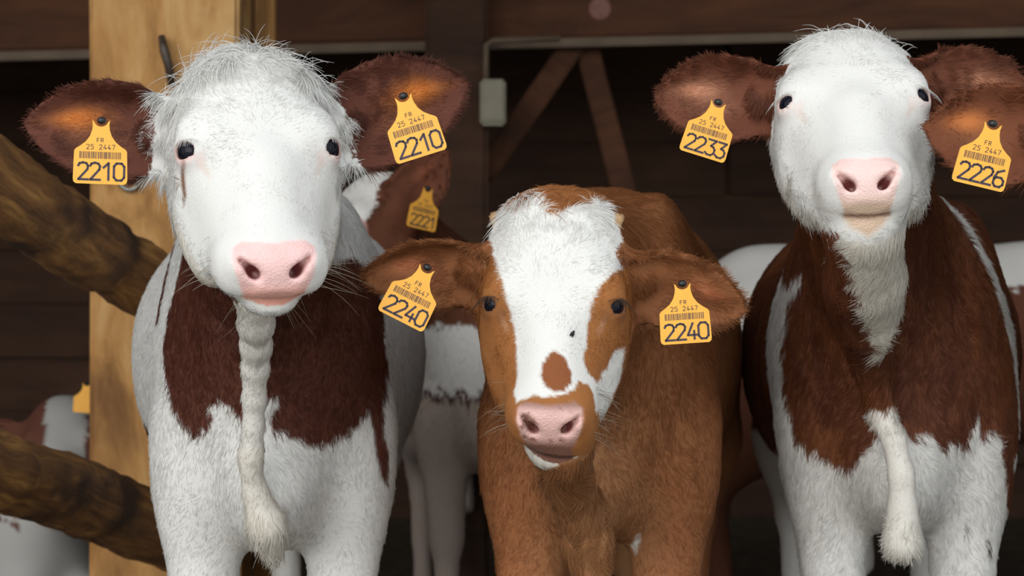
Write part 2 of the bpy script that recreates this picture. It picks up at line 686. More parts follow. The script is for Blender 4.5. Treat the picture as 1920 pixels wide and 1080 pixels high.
def keep_largest(V, Q):
    """drops stray islands so that an animal stays one continuous skin"""
    n = len(V)
    lab = np.arange(n)
    for _ in range(400):
        m = lab[Q].min(1)
        new = lab.copy()
        for c in range(4):
            np.minimum.at(new, Q[:, c], m)
        new = new[new]
        if (new == lab).all():
            break
        lab = new
    u, c = np.unique(lab, return_counts=True)
    big = u[c.argmax()]
    keep = lab == big
    re = np.cumsum(keep) - 1
    Q = Q[keep[Q[:, 0]]]
    return V[keep], re[Q]


def fast_mesh(name, V, Q):
    me = bpy.data.meshes.new(name)
    me.vertices.add(len(V))
    me.vertices.foreach_set('co', V.astype(F4).ravel())
    me.loops.add(Q.size)
    me.loops.foreach_set('vertex_index', Q.astype(np.int32).ravel())
    me.polygons.add(len(Q))
    me.polygons.foreach_set('loop_start', np.arange(0, Q.size, 4, dtype=np.int32))
    me.polygons.foreach_set('loop_total', np.full(len(Q), 4, np.int32))
    me.update(calc_edges=True)
    me.polygons.foreach_set('use_smooth', np.ones(len(Q), bool))
    me.validate()
    return me


def vert_normals(V, Q):
    n = np.cross(V[Q[:, 2]] - V[Q[:, 0]], V[Q[:, 3]] - V[Q[:, 1]])
    area = np.linalg.norm(n, axis=1) * 0.5
    N = np.zeros_like(V)
    for c in range(4):
        np.add.at(N, Q[:, c], n)
    N /= np.linalg.norm(N, axis=1)[:, None] + 1e-12
    return N, n / (np.linalg.norm(n, axis=1)[:, None] + 1e-12), area


def relax(V, Q, it=2, lam=0.5):
    for _ in range(it):
        s = np.zeros_like(V)
        c = np.zeros(len(V))
        for k in range(4):
            a, b = Q[:, k], Q[:, (k + 1) % 4]
            np.add.at(s, a, V[b])
            np.add.at(c, a, 1)
            np.add.at(s, b, V[a])
            np.add.at(c, b, 1)
        V = V + lam * (s / c[:, None] - V)
    return V


def rotz(a):
    c, s = math.cos(a), math.sin(a)
    return np.array([[c, -s, 0], [s, c, 0], [0, 0, 1.0]])


def roty(a):
    c, s = math.cos(a), math.sin(a)
    return np.array([[c, 0, s], [0, 1.0, 0], [-s, 0, c]])


# ------------------------------------------------------------------ the animal builder
HEAD_TAB = smooth_table([
    # along the face, half width, brow line, jaw line
    (-0.216, 0.028, -0.075, -0.110),
    (-0.203, 0.050, -0.045, -0.130),
    (-0.175, 0.074, -0.018, -0.155),
    (-0.125, 0.089, 0.000, -0.180),
    (-0.065, 0.101, 0.006, -0.198),
    (-0.020, 0.104, 0.004, -0.205),
    (0.020, 0.098, -0.001, -0.196),
    (0.060, 0.085, -0.007, -0.170),
    (0.100, 0.073, -0.011, -0.140),
    (0.138, 0.064, -0.013, -0.106),
    (0.160, 0.056, -0.018, -0.082),
    (0.174, 0.044, -0.029, -0.070),
    (0.182, 0.024, -0.044, -0.062)])
EAR_TAB = smooth_table([
    (-0.03, 0.036), (0.0, 0.040), (0.02, 0.047), (0.05, 0.058), (0.085, 0.063), (0.12, 0.058), (0.15, 0.045),
    (0.175, 0.027), (0.19, 0.011), (0.198, -0.004), (0.23, -0.03)], 260)


def unit(v):
    v = np.asarray(v, float)
    return v / np.linalg.norm(v)


class Cow:
    def __init__(self, name, loc, heading=0.0, s=1.0, E=(0, 0, 1), pitch=36, yaw=0, roll=0, hs=1.0, ears=(), muzzle_w=1.0,
                 dewlap=(), barrel=1.0, lying=False, head_w=1.0, neck_r=1.0, chin=1.0, chest=1.0, leg_dx=(0, 0), horn=0, eye=1.0):
        self.name = name
        self.loc = np.array([loc[0], loc[1], 0.0])
        self.h = math.radians(heading)
        self.s = s
        self.Rb = rotz(self.h)
        E = np.asarray(E, float)
        th = math.radians(pitch)
        R = rotz(math.radians(yaw)) @ roty(math.radians(roll))
        self.X = R @ np.array([1.0, 0, 0])
        self.U = R @ np.array([0, -math.sin(th), -math.cos(th)])
        self.V = R @ np.array([0, -math.cos(th), math.sin(th)])
        self.hs = hs
        # E is the place midway between the eyes
        self.E = E - hs * (-0.028 * self.U - 0.022 * self.V) - self.loc
        self.head_w = head_w
        self.muzzle_w = muzzle_w
        self.chin = chin
        self.barrel = barrel
        self.chest = chest
        self.neck_r = neck_r
        self.lying = lying
        self.horn = horn
        self.eye = eye
        self.leg_dx = leg_dx
        self.B3 = np.stack([self.X, self.U, self.V], 1).astype(F4)
        # ears: base (head coordinates), length direction, opening direction (both in the place's directions), scale
        self.ears = []
        for base, A, C, es, wid in ears:
            Bp = self.E + hs * (base[0] * self.X + base[1] * self.U + base[2] * self.V)
            A = unit(A)
            C = unit(np.asarray(C, float) - A * (np.asarray(C, float) @ A))
            Bv = np.cross(C, A)
            self.ears.append((Bp, A, Bv, C, es, wid))
        self.dewlap = [(np.asarray(p, float) - self.loc, r) for p, r in dewlap]
        self.eyes = [(sx * 0.0830 * head_w, -0.028, -0.035) for sx in (-1, 1)]
        self.gaze = [unit((sx * 0.62, 0.16, 0.77)) for sx in (-1, 1)]

    # ---- coordinates
    def hq(self, P):
        return ((P - self.E.astype(F4)) @ self.B3) / F4(self.hs)

    def hpoint(self, x, u, v):
        return self.E + self.hs * (x * self.X + u * self.U + v * self.V)

    def bq(self, P):
        p = (P @ self.Rb.astype(F4)) / F4(self.s)
        if self.lying:
            p[:, 2] += F4(0.545)
        return p

    def to_body(self, p):
        return (np.asarray(p, float) @ self.Rb) / self.s + np.array([0, 0, 0.545 if self.lying else 0])

    def eq(self, P, k):
        Bp, A, Bv, C, es, wid = self.ears[k]
        r = (P - Bp.astype(F4)) / F4(es)
        return r @ A.astype(F4), r @ Bv.astype(F4), r @ C.astype(F4)

    def sec(self, u):
        t = HEAD_TAB
        w = np.interp(u, t[:, 0], t[:, 1]) * self.head_w
        mw = np.interp(u, [0.03, 0.12], [1.0, self.muzzle_w])
        return w * mw, np.interp(u, t[:, 0], t[:, 2]), np.interp(u, t[:, 0], t[:, 3])

    # ---- shapes
    def f_head(self, q):
        ax, u, v = np.abs(q[:, 0]), q[:, 1], q[:, 2]
        qa = np.stack([ax, u, v], 1)
        mw = self.muzzle_w
        uc = np.clip(u, HEAD_TAB[0, 0], HEAD_TAB[-1, 0])
        w, top, bot = self.sec(uc)
        c, hh = (top + bot) / 2, (top - bot) / 2
        tv = (v - c) / hh
        wv = w * (1 - 0.10 * np.clip(-tv, 0, 1) - 0.10 * np.clip(tv, 0, 1) ** 2)
        n = 2.6
        k = ((ax / wv) ** n + np.abs(tv) ** n) ** (1 / n)
        d = (k - 1) * np.minimum(w, hh)
        du = np.abs(u - uc)
        d = np.where(du > 0, np.sqrt(np.maximum(d, 0) ** 2 + du ** 2), d)
        # brow ridges, cheeks, nose bridge, muzzle, lips, chin
        d = smin(d, ell(qa, (0.074 * self.head_w, -0.046, -0.024), (0.028, 0.034, 0.022)), 0.04)
        d = smin(d, ell(qa, (0.064 * self.head_w, 0.030, -0.115), (0.031, 0.080, 0.058)), 0.05)
        d = smin(d, cap(qa, (0.0, 0.01, -0.030), (0, 0.12, -0.040), 0.032, 0.030), 0.03)
        d = smax(d, -ell(qa, (0.092, 0.060, 0.006), (0.034, 0.062, 0.030)), 0.04)
        d = smax(d, -ell(qa, (0.110, 0.075, -0.055), (0.020, 0.045, 0.030)), 0.05)
        d = smin(d, ell(qa, (0, 0.136, -0.040), (0.064 * mw, 0.040, 0.030)), 0.025)
        d = smin(d, ell(qa, (0.044 * mw, 0.128, -0.063), (0.028 * mw, 0.042, 0.033)), 0.02)
        d = smin(d, ell(qa, (0.037 * mw, 0.152, -0.026), (0.018, 0.019, 0.015)), 0.014)
        if self.horn:
            d = smin(d, ell(qa, (0.054, -0.166, -0.050), (0.030, 0.030, 0.030)), 0.03)
            d = smin(d, ell(qa, (0, -0.192, -0.060), (0.062, 0.034, 0.05)), 0.03)
            if self.horn > 1:
                d = smin(d, cap(qa, (0.074, -0.170, -0.048), (0.093, -0.178, -0.045), 0.009, 0.0055), 0.008)
        ch = self.chin
        chin = ell(qa, (0, 0.143, -0.0915), (0.043 * mw, 0.043 * ch, 0.0265))
        chin = smin(chin, cap(qa, (0.02, 0.12, -0.102), (0.035, 0.03, -0.128), 0.024, 0.03), 0.03)
        d = smin(d, chin, 0.008)
        # mouth line
        vm = -0.0675 - np.maximum(0.165 - u, 0) * 0.45 - 3.2 * ax * ax
        g = np.abs(v - vm) - 0.0036
        g = np.maximum(g, -(d + 0.017))
        g = smax(g, 0.112 - u, 0.01)
        d = smax(d, -g, 0.005)
        # nostrils: comma shaped slits, running from inside low to outside high
        lo_ = unit((0.72, -0.60, 0.25))
        no_ = unit((0.10, 0.62, 0.78))
        no_ = unit(no_ - lo_ * (no_ @ lo_))
        rot = np.stack([lo_, np.cross(no_, lo_), no_], 1)
        no = ell(qa, (0.0345 * mw, 0.163, -0.0195), (0.0175, 0.0040, 0.016), rot)
        no = smin(no, ell(qa, (0.0275 * mw, 0.168, -0.027), (0.0095, 0.0066, 0.026), rot), 0.008)
        d = smax(d, -no, 0.006)
        # groove between nose wing and lip
        # eye sockets and lids
        e = np.array(self.eyes[1])
        gz = np.array(self.gaze[1])
        r = qa - e.astype(F4)
        dist = np.sqrt((r * r).sum(1))
        d = smax(d, -(dist - 0.0215), 0.010)
        hx = unit(np.cross(gz, [0, 1, 0]))
        wy = np.cross(hx, gz)
        tt = np.deg2rad(14)
        hx, wy = hx * math.cos(tt) + wy * math.sin(tt), -hx * math.sin(tt) + wy * math.cos(tt)
        ga, ha, wa = r @ gz.astype(F4), r @ hx.astype(F4), r @ wy.astype(F4)
        op = (np.sqrt((ha / (0.0180 * self.eye)) ** 2 + ((wa - 0.001) / (0.0122 * self.eye)) ** 2) - 1) * 0.011
        lid = dist - 0.0248
        lid = np.maximum(lid, -(dist - 0.0175))
        lid = np.where(ga > 0, smax(lid, -op, 0.004), lid)
        lid = np.maximum(lid, -ga - 0.012)
        d = smin(d, lid, 0.007)
        return d

    def f_ear(self, P, k):
        a, b, c = self.eq(P, k)
        Bp, A, Bv, C, es, wid = self.ears[k]
        w = np.interp(a, EAR_TAB[:, 0], EAR_TAB[:, 1]).astype(F4) * wid
        wn = np.maximum(w, 0.006)
        bn = np.clip(np.abs(b) / wn, 0, 1.3)
        depth = np.interp(a, [0, 0.04, 0.10, 0.16, 0.2], [0.022, 0.030, 0.026, 0.014, 0.004])
        c0 = -depth * (1 - bn * bn)
        # folds inside the cup
        c0 = c0 + 0.0060 * np.sin(b / wn * 4.2 + 0.7) * np.interp(a, [0.02, 0.06, 0.14, 0.18], [0, 1, 0.8, 0])
        th = np.interp(a, [0, 0.05, 0.2], [0.011, 0.0065, 0.0045])
        d = smax((np.abs(c - c0) - th) * 0.75, (np.abs(b) - w) * 0.8, 0.007)
        d = smin(d, cap(np.stack([a, b, c], 1), (-0.045, 0, -0.012), (0.030, 0, -0.020), 0.034, 0.020), 0.02)
        d = np.maximum(d, -0.07 - a)
        return d * F4(es)

    def f_body(self, P):
        p = self.bq(P)
        ax = np.abs(p[:, 0])
        pa = np.stack([ax, p[:, 1], p[:, 2]], 1)
        B = self.barrel
        c = self.chest
        d = ell(p, (0, 0.23, 0.80), (0.160 * c, 0.22, 0.25))
        d = smin(d, ell(pa, (0.098 * c, 0.27, 0.83), (0.082 * c, 0.18, 0.26)), 0.06)
        d = smin(d, ell(p, (0, 0.74, 0.80), (0.262 * B, 0.53, 0.275)), 0.12)
        d = smin(d, ell(p, (0, 0.68, 0.885), (0.215 * B, 0.48, 0.185)), 0.10)
        d = smin(d, ell(p, (0, 1.15, 0.86), (0.210, 0.24, 0.22)), 0.12)
        d = smin(d, cap(p, (0, 0.42, 0.975), (0, 1.18, 0.985), 0.085, 0.085), 0.10)
        if self.lying:
            d = smin(d, cap(pa, (0.14, 0.20, 0.66), (0.19, -0.08, 0.60), 0.075, 0.055), 0.05)
            d = smin(d, cap(pa, (0.19, -0.08, 0.60), (0.17, 0.16, 0.57), 0.050, 0.035), 0.03)
            d = smin(d, cap(pa, (0.20, 1.15, 0.70), (0.33, 0.80, 0.62), 0.12, 0.07), 0.06)
            d = smin(d, cap(pa, (0.33, 0.80, 0.60), (0.33, 1.10, 0.57), 0.05, 0.035), 0.03)
            d = np.maximum(d, 0.545 - p[:, 2])
        else:
            for sx, dx in ((-1, self.leg_dx[0]), (1, self.leg_dx[1])):
                q = p.copy()
                q[:, 0] = q[:, 0] * sx - dx * sx
                l = cap(q, (0.112, 0.22, 0.72), (0.108, 0.17, 0.43), 0.078, 0.050)
                l = smin(l, ell(q, (0.118, 0.19, 0.66), (0.062, 0.085, 0.12)), 0.05)
                l = smin(l, ell(q, (0.106, 0.162, 0.375), (0.046, 0.047, 0.06)), 0.03)
                l = smin(l, cap(q, (0.106, 0.170, 0.36), (0.103, 0.165, 0.12), 0.035, 0.030), 0.03)
                l = smin(l, ell(q, (0.103, 0.160, 0.115), (0.037, 0.040, 0.035)), 0.03)
                l = smin(l, cap(q, (0.103, 0.155, 0.08), (0.103, 0.115, 0.012), 0.032, 0.045), 0.02)
                d = smin(d, l, 0.045)
            h = ell(pa, (0.145, 1.17, 0.74), (0.095, 0.18, 0.25))
            h = smin(h, cap(pa, (0.15, 1.18, 0.62), (0.145, 1.32, 0.44), 0.09, 0.047), 0.05)
            h = smin(h, cap(pa, (0.145, 1.32, 0.44), (0.14, 1.28, 0.12), 0.042, 0.032), 0.03)
            h = smin(h, cap(pa, (0.14, 1.27, 0.09), (0.14, 1.22, 0.012), 0.034, 0.045), 0.02)
            d = smin(d, h, 0.07)
            d = smin(d, cap(p, (0, 1.36, 0.95), (0, 1.41, 0.55), 0.028, 0.018), 0.03)
            d = smin(d, cap(p, (0, 1.41, 0.55), (0, 1.40, 0.32), 0.018, 0.035), 0.03)
        # brisket between the legs
        d = smin(d, ell(p, (0, 0.115, 0.645), (0.072, 0.13, 0.095)), 0.07)
        # neck
        hb = self.to_body(self.hpoint(0, -0.085, -0.135))
        ht = self.to_body(self.hpoint(0, -0.005, -0.165))
        hp = self.to_body(self.hpoint(0, -0.125, -0.085))
        nr = self.neck_r
        nk = cap(p, (0, 0.34, 0.90), hb, 0.165 * nr, 0.098, 0.86)
        nk = smin(nk, cap(p, (0, 0.45, 1.00), hp, 0.085, 0.070), 0.07)
        nk = smin(nk, cap(p, (0, 0.20, 0.80), ht, 0.115 * nr, 0.058), 0.08)
        d = smin(d, nk, 0.08)
        d = d * F4(self.s)
        # dewlap fold (given as places), one ridge running down the throat
        if self.dewlap:
            dw = None
            for (a, ra), (b, rb) in zip(self.dewlap[:-1], self.dewlap[1:]):
                e = cap(P, a, b, ra, rb)
                dw = e if dw is None else smin(dw, e, 0.012)
            d = smin(d, dw, 0.020)
        return np.maximum(d, -P[:, 2])

    def parts_at(self, P):
        """distances to head, body and ears, each only where it is near"""
        n = len(P)
        far = np.linalg.norm(P - self.E.astype(F4), axis=1)
        fh = np.maximum(far - 0.30 * self.hs, 0.12).astype(F4)
        m = far < 0.42 * self.hs
        q = self.hq(P)
        if m.any():
            fh[m] = self.f_head(q[m]) * F4(self.hs)
        fe = []
        for k, e in enumerate(self.ears):
            cen = e[0] + e[1] * 0.09 * e[4]
            fr = np.linalg.norm(P - cen.astype(F4), axis=1)
            f = np.maximum(fr - 0.17 * e[4], 0.10).astype(F4)
            mm = fr < 0.27 * e[4]
            if mm.any():
                f[mm] = self.f_ear(P[mm], k)
            fe.append(f)
        return fh, self.f_body(P), fe, q

    def sdf(self, P):
        fh, fb, fe, q = self.parts_at(P)
        d = fh
        for f in fe:
            d = smin(d, f, 0.022 * self.hs)
        return smin(d, fb, 0.055)

    # ---- outlines read in the photograph, turned into the animal's own coordinates
    def poly(self, pts, y):
        out = []
        for a, b in pts:
            w = wpos(a, b, y) - self.loc
            out.append((w[0], w[2]))
        return np.array(out)

    def hpoly(self, pts):
        us = np.linspace(-0.215, 0.180, 300)
        w, top, bot = self.sec(us)
        out = []
        for a, b in pts:
            x = 0.0
            for _ in range(4):
                k = np.clip(np.abs(x) / w, 0, 0.97)
                v = (top + bot) / 2 + (top - bot) / 2 * (1 - k ** 2.6) ** (1 / 2.6)
                Pw = self.loc + self.E + self.hs * (x * self.X + us[:, None] * self.U + v[:, None] * self.V)
                dd = Pw[:, 1] - CAM_Y
                py = 540 - (Pw[:, 2] - CAM_Z) / dd * FPX
                i = np.abs(py - b).argmin()
                px = 960 + Pw[i, 0] / dd[i] * FPX
                x += (a - px) / FPX * dd[i] / self.hs
            out.append((x, us[i]))
        return np.array(out)

    # ---- building
    def grid(self, fine, coarse, zf=None):
        e = self.E
        pts = [np.array([[-0.33, -0.05, 0], [0.33, 1.5, 0], [0.33, -0.05, 1.15], [-0.33, 1.5, 1.15]]) * self.s @ self.Rb.T]
        pts.append(np.array([e - 0.26 * self.hs, e + 0.26 * self.hs]))
        for Bp, A, Bv, C, es, wid in self.ears:
            t = Bp + A * 0.2 * es
            pts.append(np.array([t - 0.07, t + 0.07]))
        for p, r in self.dewlap:
            pts.append(np.array([p - r, p + r]))
        pts = np.concatenate(pts)
        lo, hi = pts.min(0) - 0.05, pts.max(0) + 0.05
        hc = np.array([self.hpoint(x, u, v) for x in (-0.115, 0.115) for u in (-0.225, 0.20) for v in (0.02, -0.15)])
        fl, fh = hc.min(0), hc.max(0)
        ears = [Bp + A * t * es for Bp, A, Bv, C, es, wid in self.ears for t in (0, 0.2)]
        if ears:
            ears = np.array(ears)
            flx, fhx = min(fl[0], ears[:, 0].min()), max(fh[0], ears[:, 0].max())
            fl[1:] = np.minimum(fl[1:], ears[:, 1:].min(0) - 0.02)
            fh[1:] = np.maximum(fh[1:], ears[:, 1:].max(0) + 0.02)
            fl[0], fh[0] = flx, fhx
        xs = axis_coords(lo[0], hi[0], fl[0], fh[0], fine * 1.05, coarse * 0.6)
        ys = axis_coords(lo[1], hi[1], fl[1], fh[1], fine, coarse)
        zs = axis_coords(-0.01, hi[2], fl[2], fh[2], fine, coarse * 0.75)
        return xs, ys, zs

    def build(self, paint, fine=0.0042, coarse=0.016):
        t = time.time()
        V, Q = surface_net(self.sdf, *self.grid(fine, coarse))
        V, Q = keep_largest(V, Q)
        V = relax(V, Q, 2, 0.45)
        self.Vt, self.Q = V, Q
        self.N, self.FN, self.FA = vert_normals(V, Q)
        me = fast_mesh(self.name, V, Q)
        self.obj = add_obj(self.name, me, None, M['coat'])
        self.obj.location = self.loc
        self.paint = paint
        c = self.coat(V.astype(F4), self.N)
        col = np.concatenate([c['rgb'] * c['skin'][:, None], np.ones((len(V), 1))], 1).astype(F4)
        at = me.attributes.new('coat', 'FLOAT_COLOR', 'POINT')
        at.data.foreach_set('color', col.ravel())
        aw = me.attributes.new('wet', 'FLOAT', 'POINT')
        aw.data.foreach_set('value', c['wet'].astype(F4))
        print(self.name, len(V), 'verts', round(time.time() - t, 1), 's')
        return self.obj

    def coat(self, P, N):
        """colour, bareness, hair length and hair direction at points of the skin"""
        n = len(P)
        fh, fb, fe, q = self.parts_at(P)
        ear = np.full(n, -1)
        best = np.minimum(fh, fb) - 0.001
        for k, f in enumerate(fe):
            m = f < best
            ear[m] = k
            best = np.where(m, f, best)
        head = (fh < fb + 0.004) & (ear < 0)
        body = (ear < 0) & ~head
        pb = self.bq(P)
        x, u, v = q.T
        ax = np.abs(x)
        R = dict(P=P, N=N, q=q, pb=pb, ear=ear, head=head, body=body, fe=fe, fh=fh, fb=fb)
        nz = vnoise(P, 55, 3) * 0.5 + vnoise(P, 120, 4) * 0.35 + vnoise(P, 300, 9) * 0.3
        R['nz'] = nz
        # bare skin: nose pad, lips, eyelid rims, nostrils
        s_ = u - 0.9 * (v + 0.018)
        mw = self.muzzle_w
        wid = np.interp(s_, [0.122, 0.135, 0.160, 0.192, 0.220], [0.038, 0.053, 0.054, 0.046, 0.037]) * mw
        pad = np.minimum(np.minimum(wid - ax, s_ - 0.124 - 0.15 * np.maximum(0.02 - ax, 0)), 0.236 - s_)
        pad = np.where(head & (v > -0.074 - 3.2 * ax * ax) & (u > 0.08), pad, -1)
        lip = np.where(head & (u > 0.125) & (v > -0.080) & (v < -0.058) & (ax < 0.038 * mw), 1.0, 0.0)
        edist = np.full(n, 1.0)
        ein = np.full(n, 0.0)
        for e, g in zip(self.eyes, self.gaze):
            r = q - np.array(e, F4)
            dd = np.sqrt((r * r).sum(1))
            edist = np.minimum(edist, np.where(head, dd, 1))
        R['pad'] = pad
        R['edist'] = edist
        R['s_'] = s_
        rgb, extra = self.paint(self, R)
        bare = np.clip((pad + 0.002 + nz * 0.0018) / 0.004, 0, 1)
        if 'lipv' in extra:
            lip = np.clip((v - extra['lipv'] + 0.003 * nz - 0.45 * ax + 0.004) / 0.012, 0, 1) * np.clip((0.040 * mw - ax + 0.003 * nz) / 0.010, 0, 1) * (head & (u > 0.12) & (v < -0.058))
        bare = np.maximum(bare, lip)
        padcol = extra.get('pad', np.array(srgb(232, 186, 180)))
        lipcol = extra.get('lip', np.array(srgb(222, 158, 140)))
        mixp = np.clip((s_ - 0.190) / 0.03, 0, 1)[:, None]
        pc = padcol * (1 - mixp) + lipcol * mixp
        hole = np.zeros(n)
        for sx in (-1, 1):
            hd_ = np.sqrt((x - sx * 0.0285 * mw) ** 2 + (u - 0.158) ** 2 + (v + 0.036) ** 2)
            hole = np.maximum(hole, np.clip((0.016 - hd_) / 0.008, 0, 1))
        pc = pc * (1 - hole[:, None]) + np.array(srgb(120, 62, 60)) * hole[:, None]
        pc = pc * (1 + 0.07 * nz[:, None])
        if 'spots' in extra:
            sp = np.clip((vnoise(P, 95, 33) + 0.6 * vnoise(P, 190, 34) - extra['spots'][1]) / 0.25, 0, 1)[:, None]
            sp = np.maximum(sp, np.clip((s_ - 0.192) / 0.02, 0, 1)[:, None] * 0.85)
            sp = np.maximum(sp, np.clip((0.140 - s_) / 0.012, 0, 1)[:, None] * 0.8)
            pc = pc * (1 - sp) + np.array(extra['spots'][0]) * sp
        rgb = rgb * (1 - bare[:, None]) + pc * bare[:, None]
        if 'mouth' in extra:
            vm = -0.0675 - np.maximum(0.165 - u, 0) * 0.45 - 3.2 * ax * ax
            ml = np.clip((0.0048 - np.abs(v - vm)) / 0.002, 0, 1) * np.clip((0.046 * mw - ax) / 0.01, 0, 1) * (head & (u > 0.12))
            rgb = rgb * (1 - ml[:, None] * 0.8) + np.array(extra['mouth']) * ml[:, None] * 0.8
            bare = np.maximum(bare, ml)
        rim = np.clip((0.0262 - edist) / 0.003, 0, 1)
        e1 = self.eyes[1]
        cor = np.sqrt(((ax - (e1[0] - 0.006)) / 0.9) ** 2 + (u - (e1[1] + 0.023)) ** 2)
        cor = np.clip((0.011 - cor) / 0.007, 0, 1) * head * (v > -0.06)
        cor2 = np.sqrt(((ax - (e1[0] - 0.012) + 0.45 * (u - e1[1] - 0.036)) / 0.55) ** 2 + ((u - e1[1] - 0.036) / 1.7) ** 2)
        cor2 = np.clip((0.010 - cor2) / 0.008, 0, 1) * head * (v > -0.06)
        tc = extra.get('tear', np.array(srgb(214, 176, 150)))
        rgb = rgb * (1 - cor2[:, None] * 0.32) + tc * cor2[:, None] * 0.32
        rim = np.maximum(rim, cor * 0.42)
        rimcol = extra.get('rim', np.array(srgb(205, 160, 152)))
        rgb = rgb * (1 - rim[:, None] * 0.8) + rimcol * rim[:, None] * 0.8
        hoof = body & (pb[:, 2] < 0.07) & (not self.lying)
        rgb[hoof] = srgb(60, 50, 42)
        # hair length
        L = np.full(n, 0.013)
        L = np.where(body, 0.011 + 0.003 * vnoise(P, 14, 11), L)
        L = np.where(body & (pb[:, 2] < 0.62), 0.009, L)
        hl = np.interp(u, [-0.2, -0.10, -0.02, 0.05, 0.11, 0.15], [0.014, 0.0085, 0.0062, 0.005, 0.0042, 0.0036])
        L = np.where(head, hl, L)
        L = np.where(head & (v < -0.085), 0.0075, L)
        L = np.where(ear >= 0, 0.009, L)
        # direction: a whorl between the eyes, along the ears, down and back on the body
        dh = np.stack([x * 1.3, (u + 0.022) * 1.0, np.zeros(n)], 1)
        dh[:, 2] -= np.clip(ax - 0.06, 0, 1) * 1.2
        dw = dh @ self.B3.T.astype(float)
        db = np.stack([np.sign(pb[:, 0]) * 0.25, np.full(n, 0.35), np.full(n, -1.0)], 1) @ self.Rb.T
        D = np.where(head[:, None], dw, db)
        for k in range(len(self.ears)):
            Bp, A, Bv, C, es, w_ = self.ears[k]
            a, b, c = self.eq(P, k)
            m = ear == k
            if not m.any():
                continue
            wl = np.interp(a, EAR_TAB[:, 0], EAR_TAB[:, 1]) * w_
            edge = np.clip(np.abs(b) / np.maximum(wl, 0.01), 0, 1.2)
            de = A[None] * 1.0 + Bv[None] * (np.sign(b) * edge * 0.45)[:, None]
            D[m] = de[m]
            front = (N @ C) > 0.1
            L = np.where(m & (edge > 0.82), 0.0105, L)
            L = np.where(m & front & (edge < 0.75) & (a > 0.03), 0.010, L)
            L = np.where(m & (a < 0.055) & front, 0.020, L)
            D[m & (a < 0.04)] = A * 0.7 + np.array([0, 0, -0.7])
        L = L * (1 - bare)
        L = np.where(edist < 0.0262, 0, L)
        L = L * np.clip((edist - 0.018) / 0.022, 0, 1)
        if 'len' in extra:
            L = extra['len'](R, L)
        if 'dir' in extra:
            D = extra['dir'](R, D)
        L = L * (1 - np.clip((pad + 0.012) / 0.01, 0, 1) * 0.55)
        L = np.where(hoof, 0, L)
        wet = np.maximum(bare, rim * 0.8)
        return dict(rgb=rgb, wet=wet, L=L, D=D, R=R, skin=np.where(wet > 0.3, 1.0, 0.92), extra=extra)

    def fur(self, count, radius=0.00038, region=None, lift=0.24, back=0.15):
        """short coat: real strands rooted on the skin"""
        V, Q, N = self.Vt, self.Q, self.N
        fc = V[Q].mean(1)
        toc = np.array([0, CAM_Y, CAM_Z]) - (fc + self.loc)
        toc /= np.linalg.norm(toc, axis=1)[:, None]
        facing = (self.FN * toc).sum(1)
        w = self.FA * np.where(facing > -0.35, 1.0, back)
        bq = self.bq(fc.astype(F4))
        w = w * np.where(bq[:, 1] > 0.95, 0.3, 1.0) * np.where(bq[:, 2] < 0.42, 0.25, 1.0)
        hd = np.linalg.norm(fc - self.E, axis=1) < 0.32 * self.hs
        uh = self.hq(fc.astype(F4))[:, 1]
        w = w * np.where(hd, 3.2 + 2.5 * (uh < -0.12), 1.0)
        r = np.random.default_rng(abs(hash(self.name)) % 1000 if False else 11)
        pick = np.searchsorted(np.cumsum(w) / w.sum(), r.random(count))
        pick = np.minimum(pick, len(Q) - 1)
        s, t = r.random(count)[:, None], r.random(count)[:, None]
        qv = Q[pick]

        def lerp(A):
            return (A[qv[:, 0]] * (1 - s) + A[qv[:, 1]] * s) * (1 - t) + (A[qv[:, 3]] * (1 - s) + A[qv[:, 2]] * s) * t
        P = lerp(V)
        Nn = lerp(N)
        Nn /= np.linalg.norm(Nn, axis=1)[:, None] + 1e-9
        c = self.coat(P.astype(F4), Nn)
        L = c['L'] * np.clip(1 + 0.22 * r.normal(size=count), 0.4, 1.7)
        ok = L > 0.0025
        P, Nn, L = P[ok], Nn[ok], L[ok]
        D, rgb = c['D'][ok], c['rgb'][ok]
        k = len(P)
        # clumps: neighbouring hairs lean the same way
        J = np.stack([vnoise(P, 70, 41 + i) for i in range(3)], 1) * 0.55 + np.stack([vnoise(P, 24, 51 + i) for i in range(3)], 1) * 0.45
        D = D / (np.linalg.norm(D, axis=1)[:, None] + 1e-9)
        D = D + J * (0.75 + 0.8 * np.clip((L - 0.012) / 0.01, 0, 1))[:, None] + r.normal(size=(k, 3)) * 0.22
        D = D - Nn * (D * Nn).sum(1)[:, None]
        D /= np.linalg.norm(D, axis=1)[:, None] + 1e-9
        lf = lift * np.where(c['R']['head'][ok], 0.6, np.where(c['R']['ear'][ok] >= 0, 0.55, 1.0)) * np.clip(1 + 0.5 * r.normal(size=k), 0.2, 2.2)
        if 'lift' in c['extra']:
            lf = lf * c['extra']['lift']({kk: (vv[ok] if isinstance(vv, np.ndarray) and len(vv) == len(ok) else vv) for kk, vv in c['R'].items()})
        fly_ = c['extra'].get('flyaway', 0.0)
        if fly_:
            top = c['R']['head'][ok] & (c['R']['q'][ok][:, 1] < -0.15)
            wild = top & (r.random(k) < fly_)
            L = np.where(wild, np.minimum(L * r.uniform(0.9, 1.25, k), 0.058), L)
            lf = np.where(wild, np.clip(lf * 2.2, 0, 0.9), lf)
            D = D + wild[:, None] * r.normal(size=(k, 3)) * 0.35
            D /= np.linalg.norm(D, axis=1)[:, None] + 1e-9
        tuft = np.where(c['R']['head'][ok], np.clip((-0.09 - c['R']['q'][ok][:, 1]) / 0.06, 0, 1), 0.0)
        Nn = Nn + tuft[:, None] * np.array([0, -1.6, 0.5])
        Nn /= np.linalg.norm(Nn, axis=1)[:, None]
        npt = 4
        tt = np.linspace(0, 1, npt)
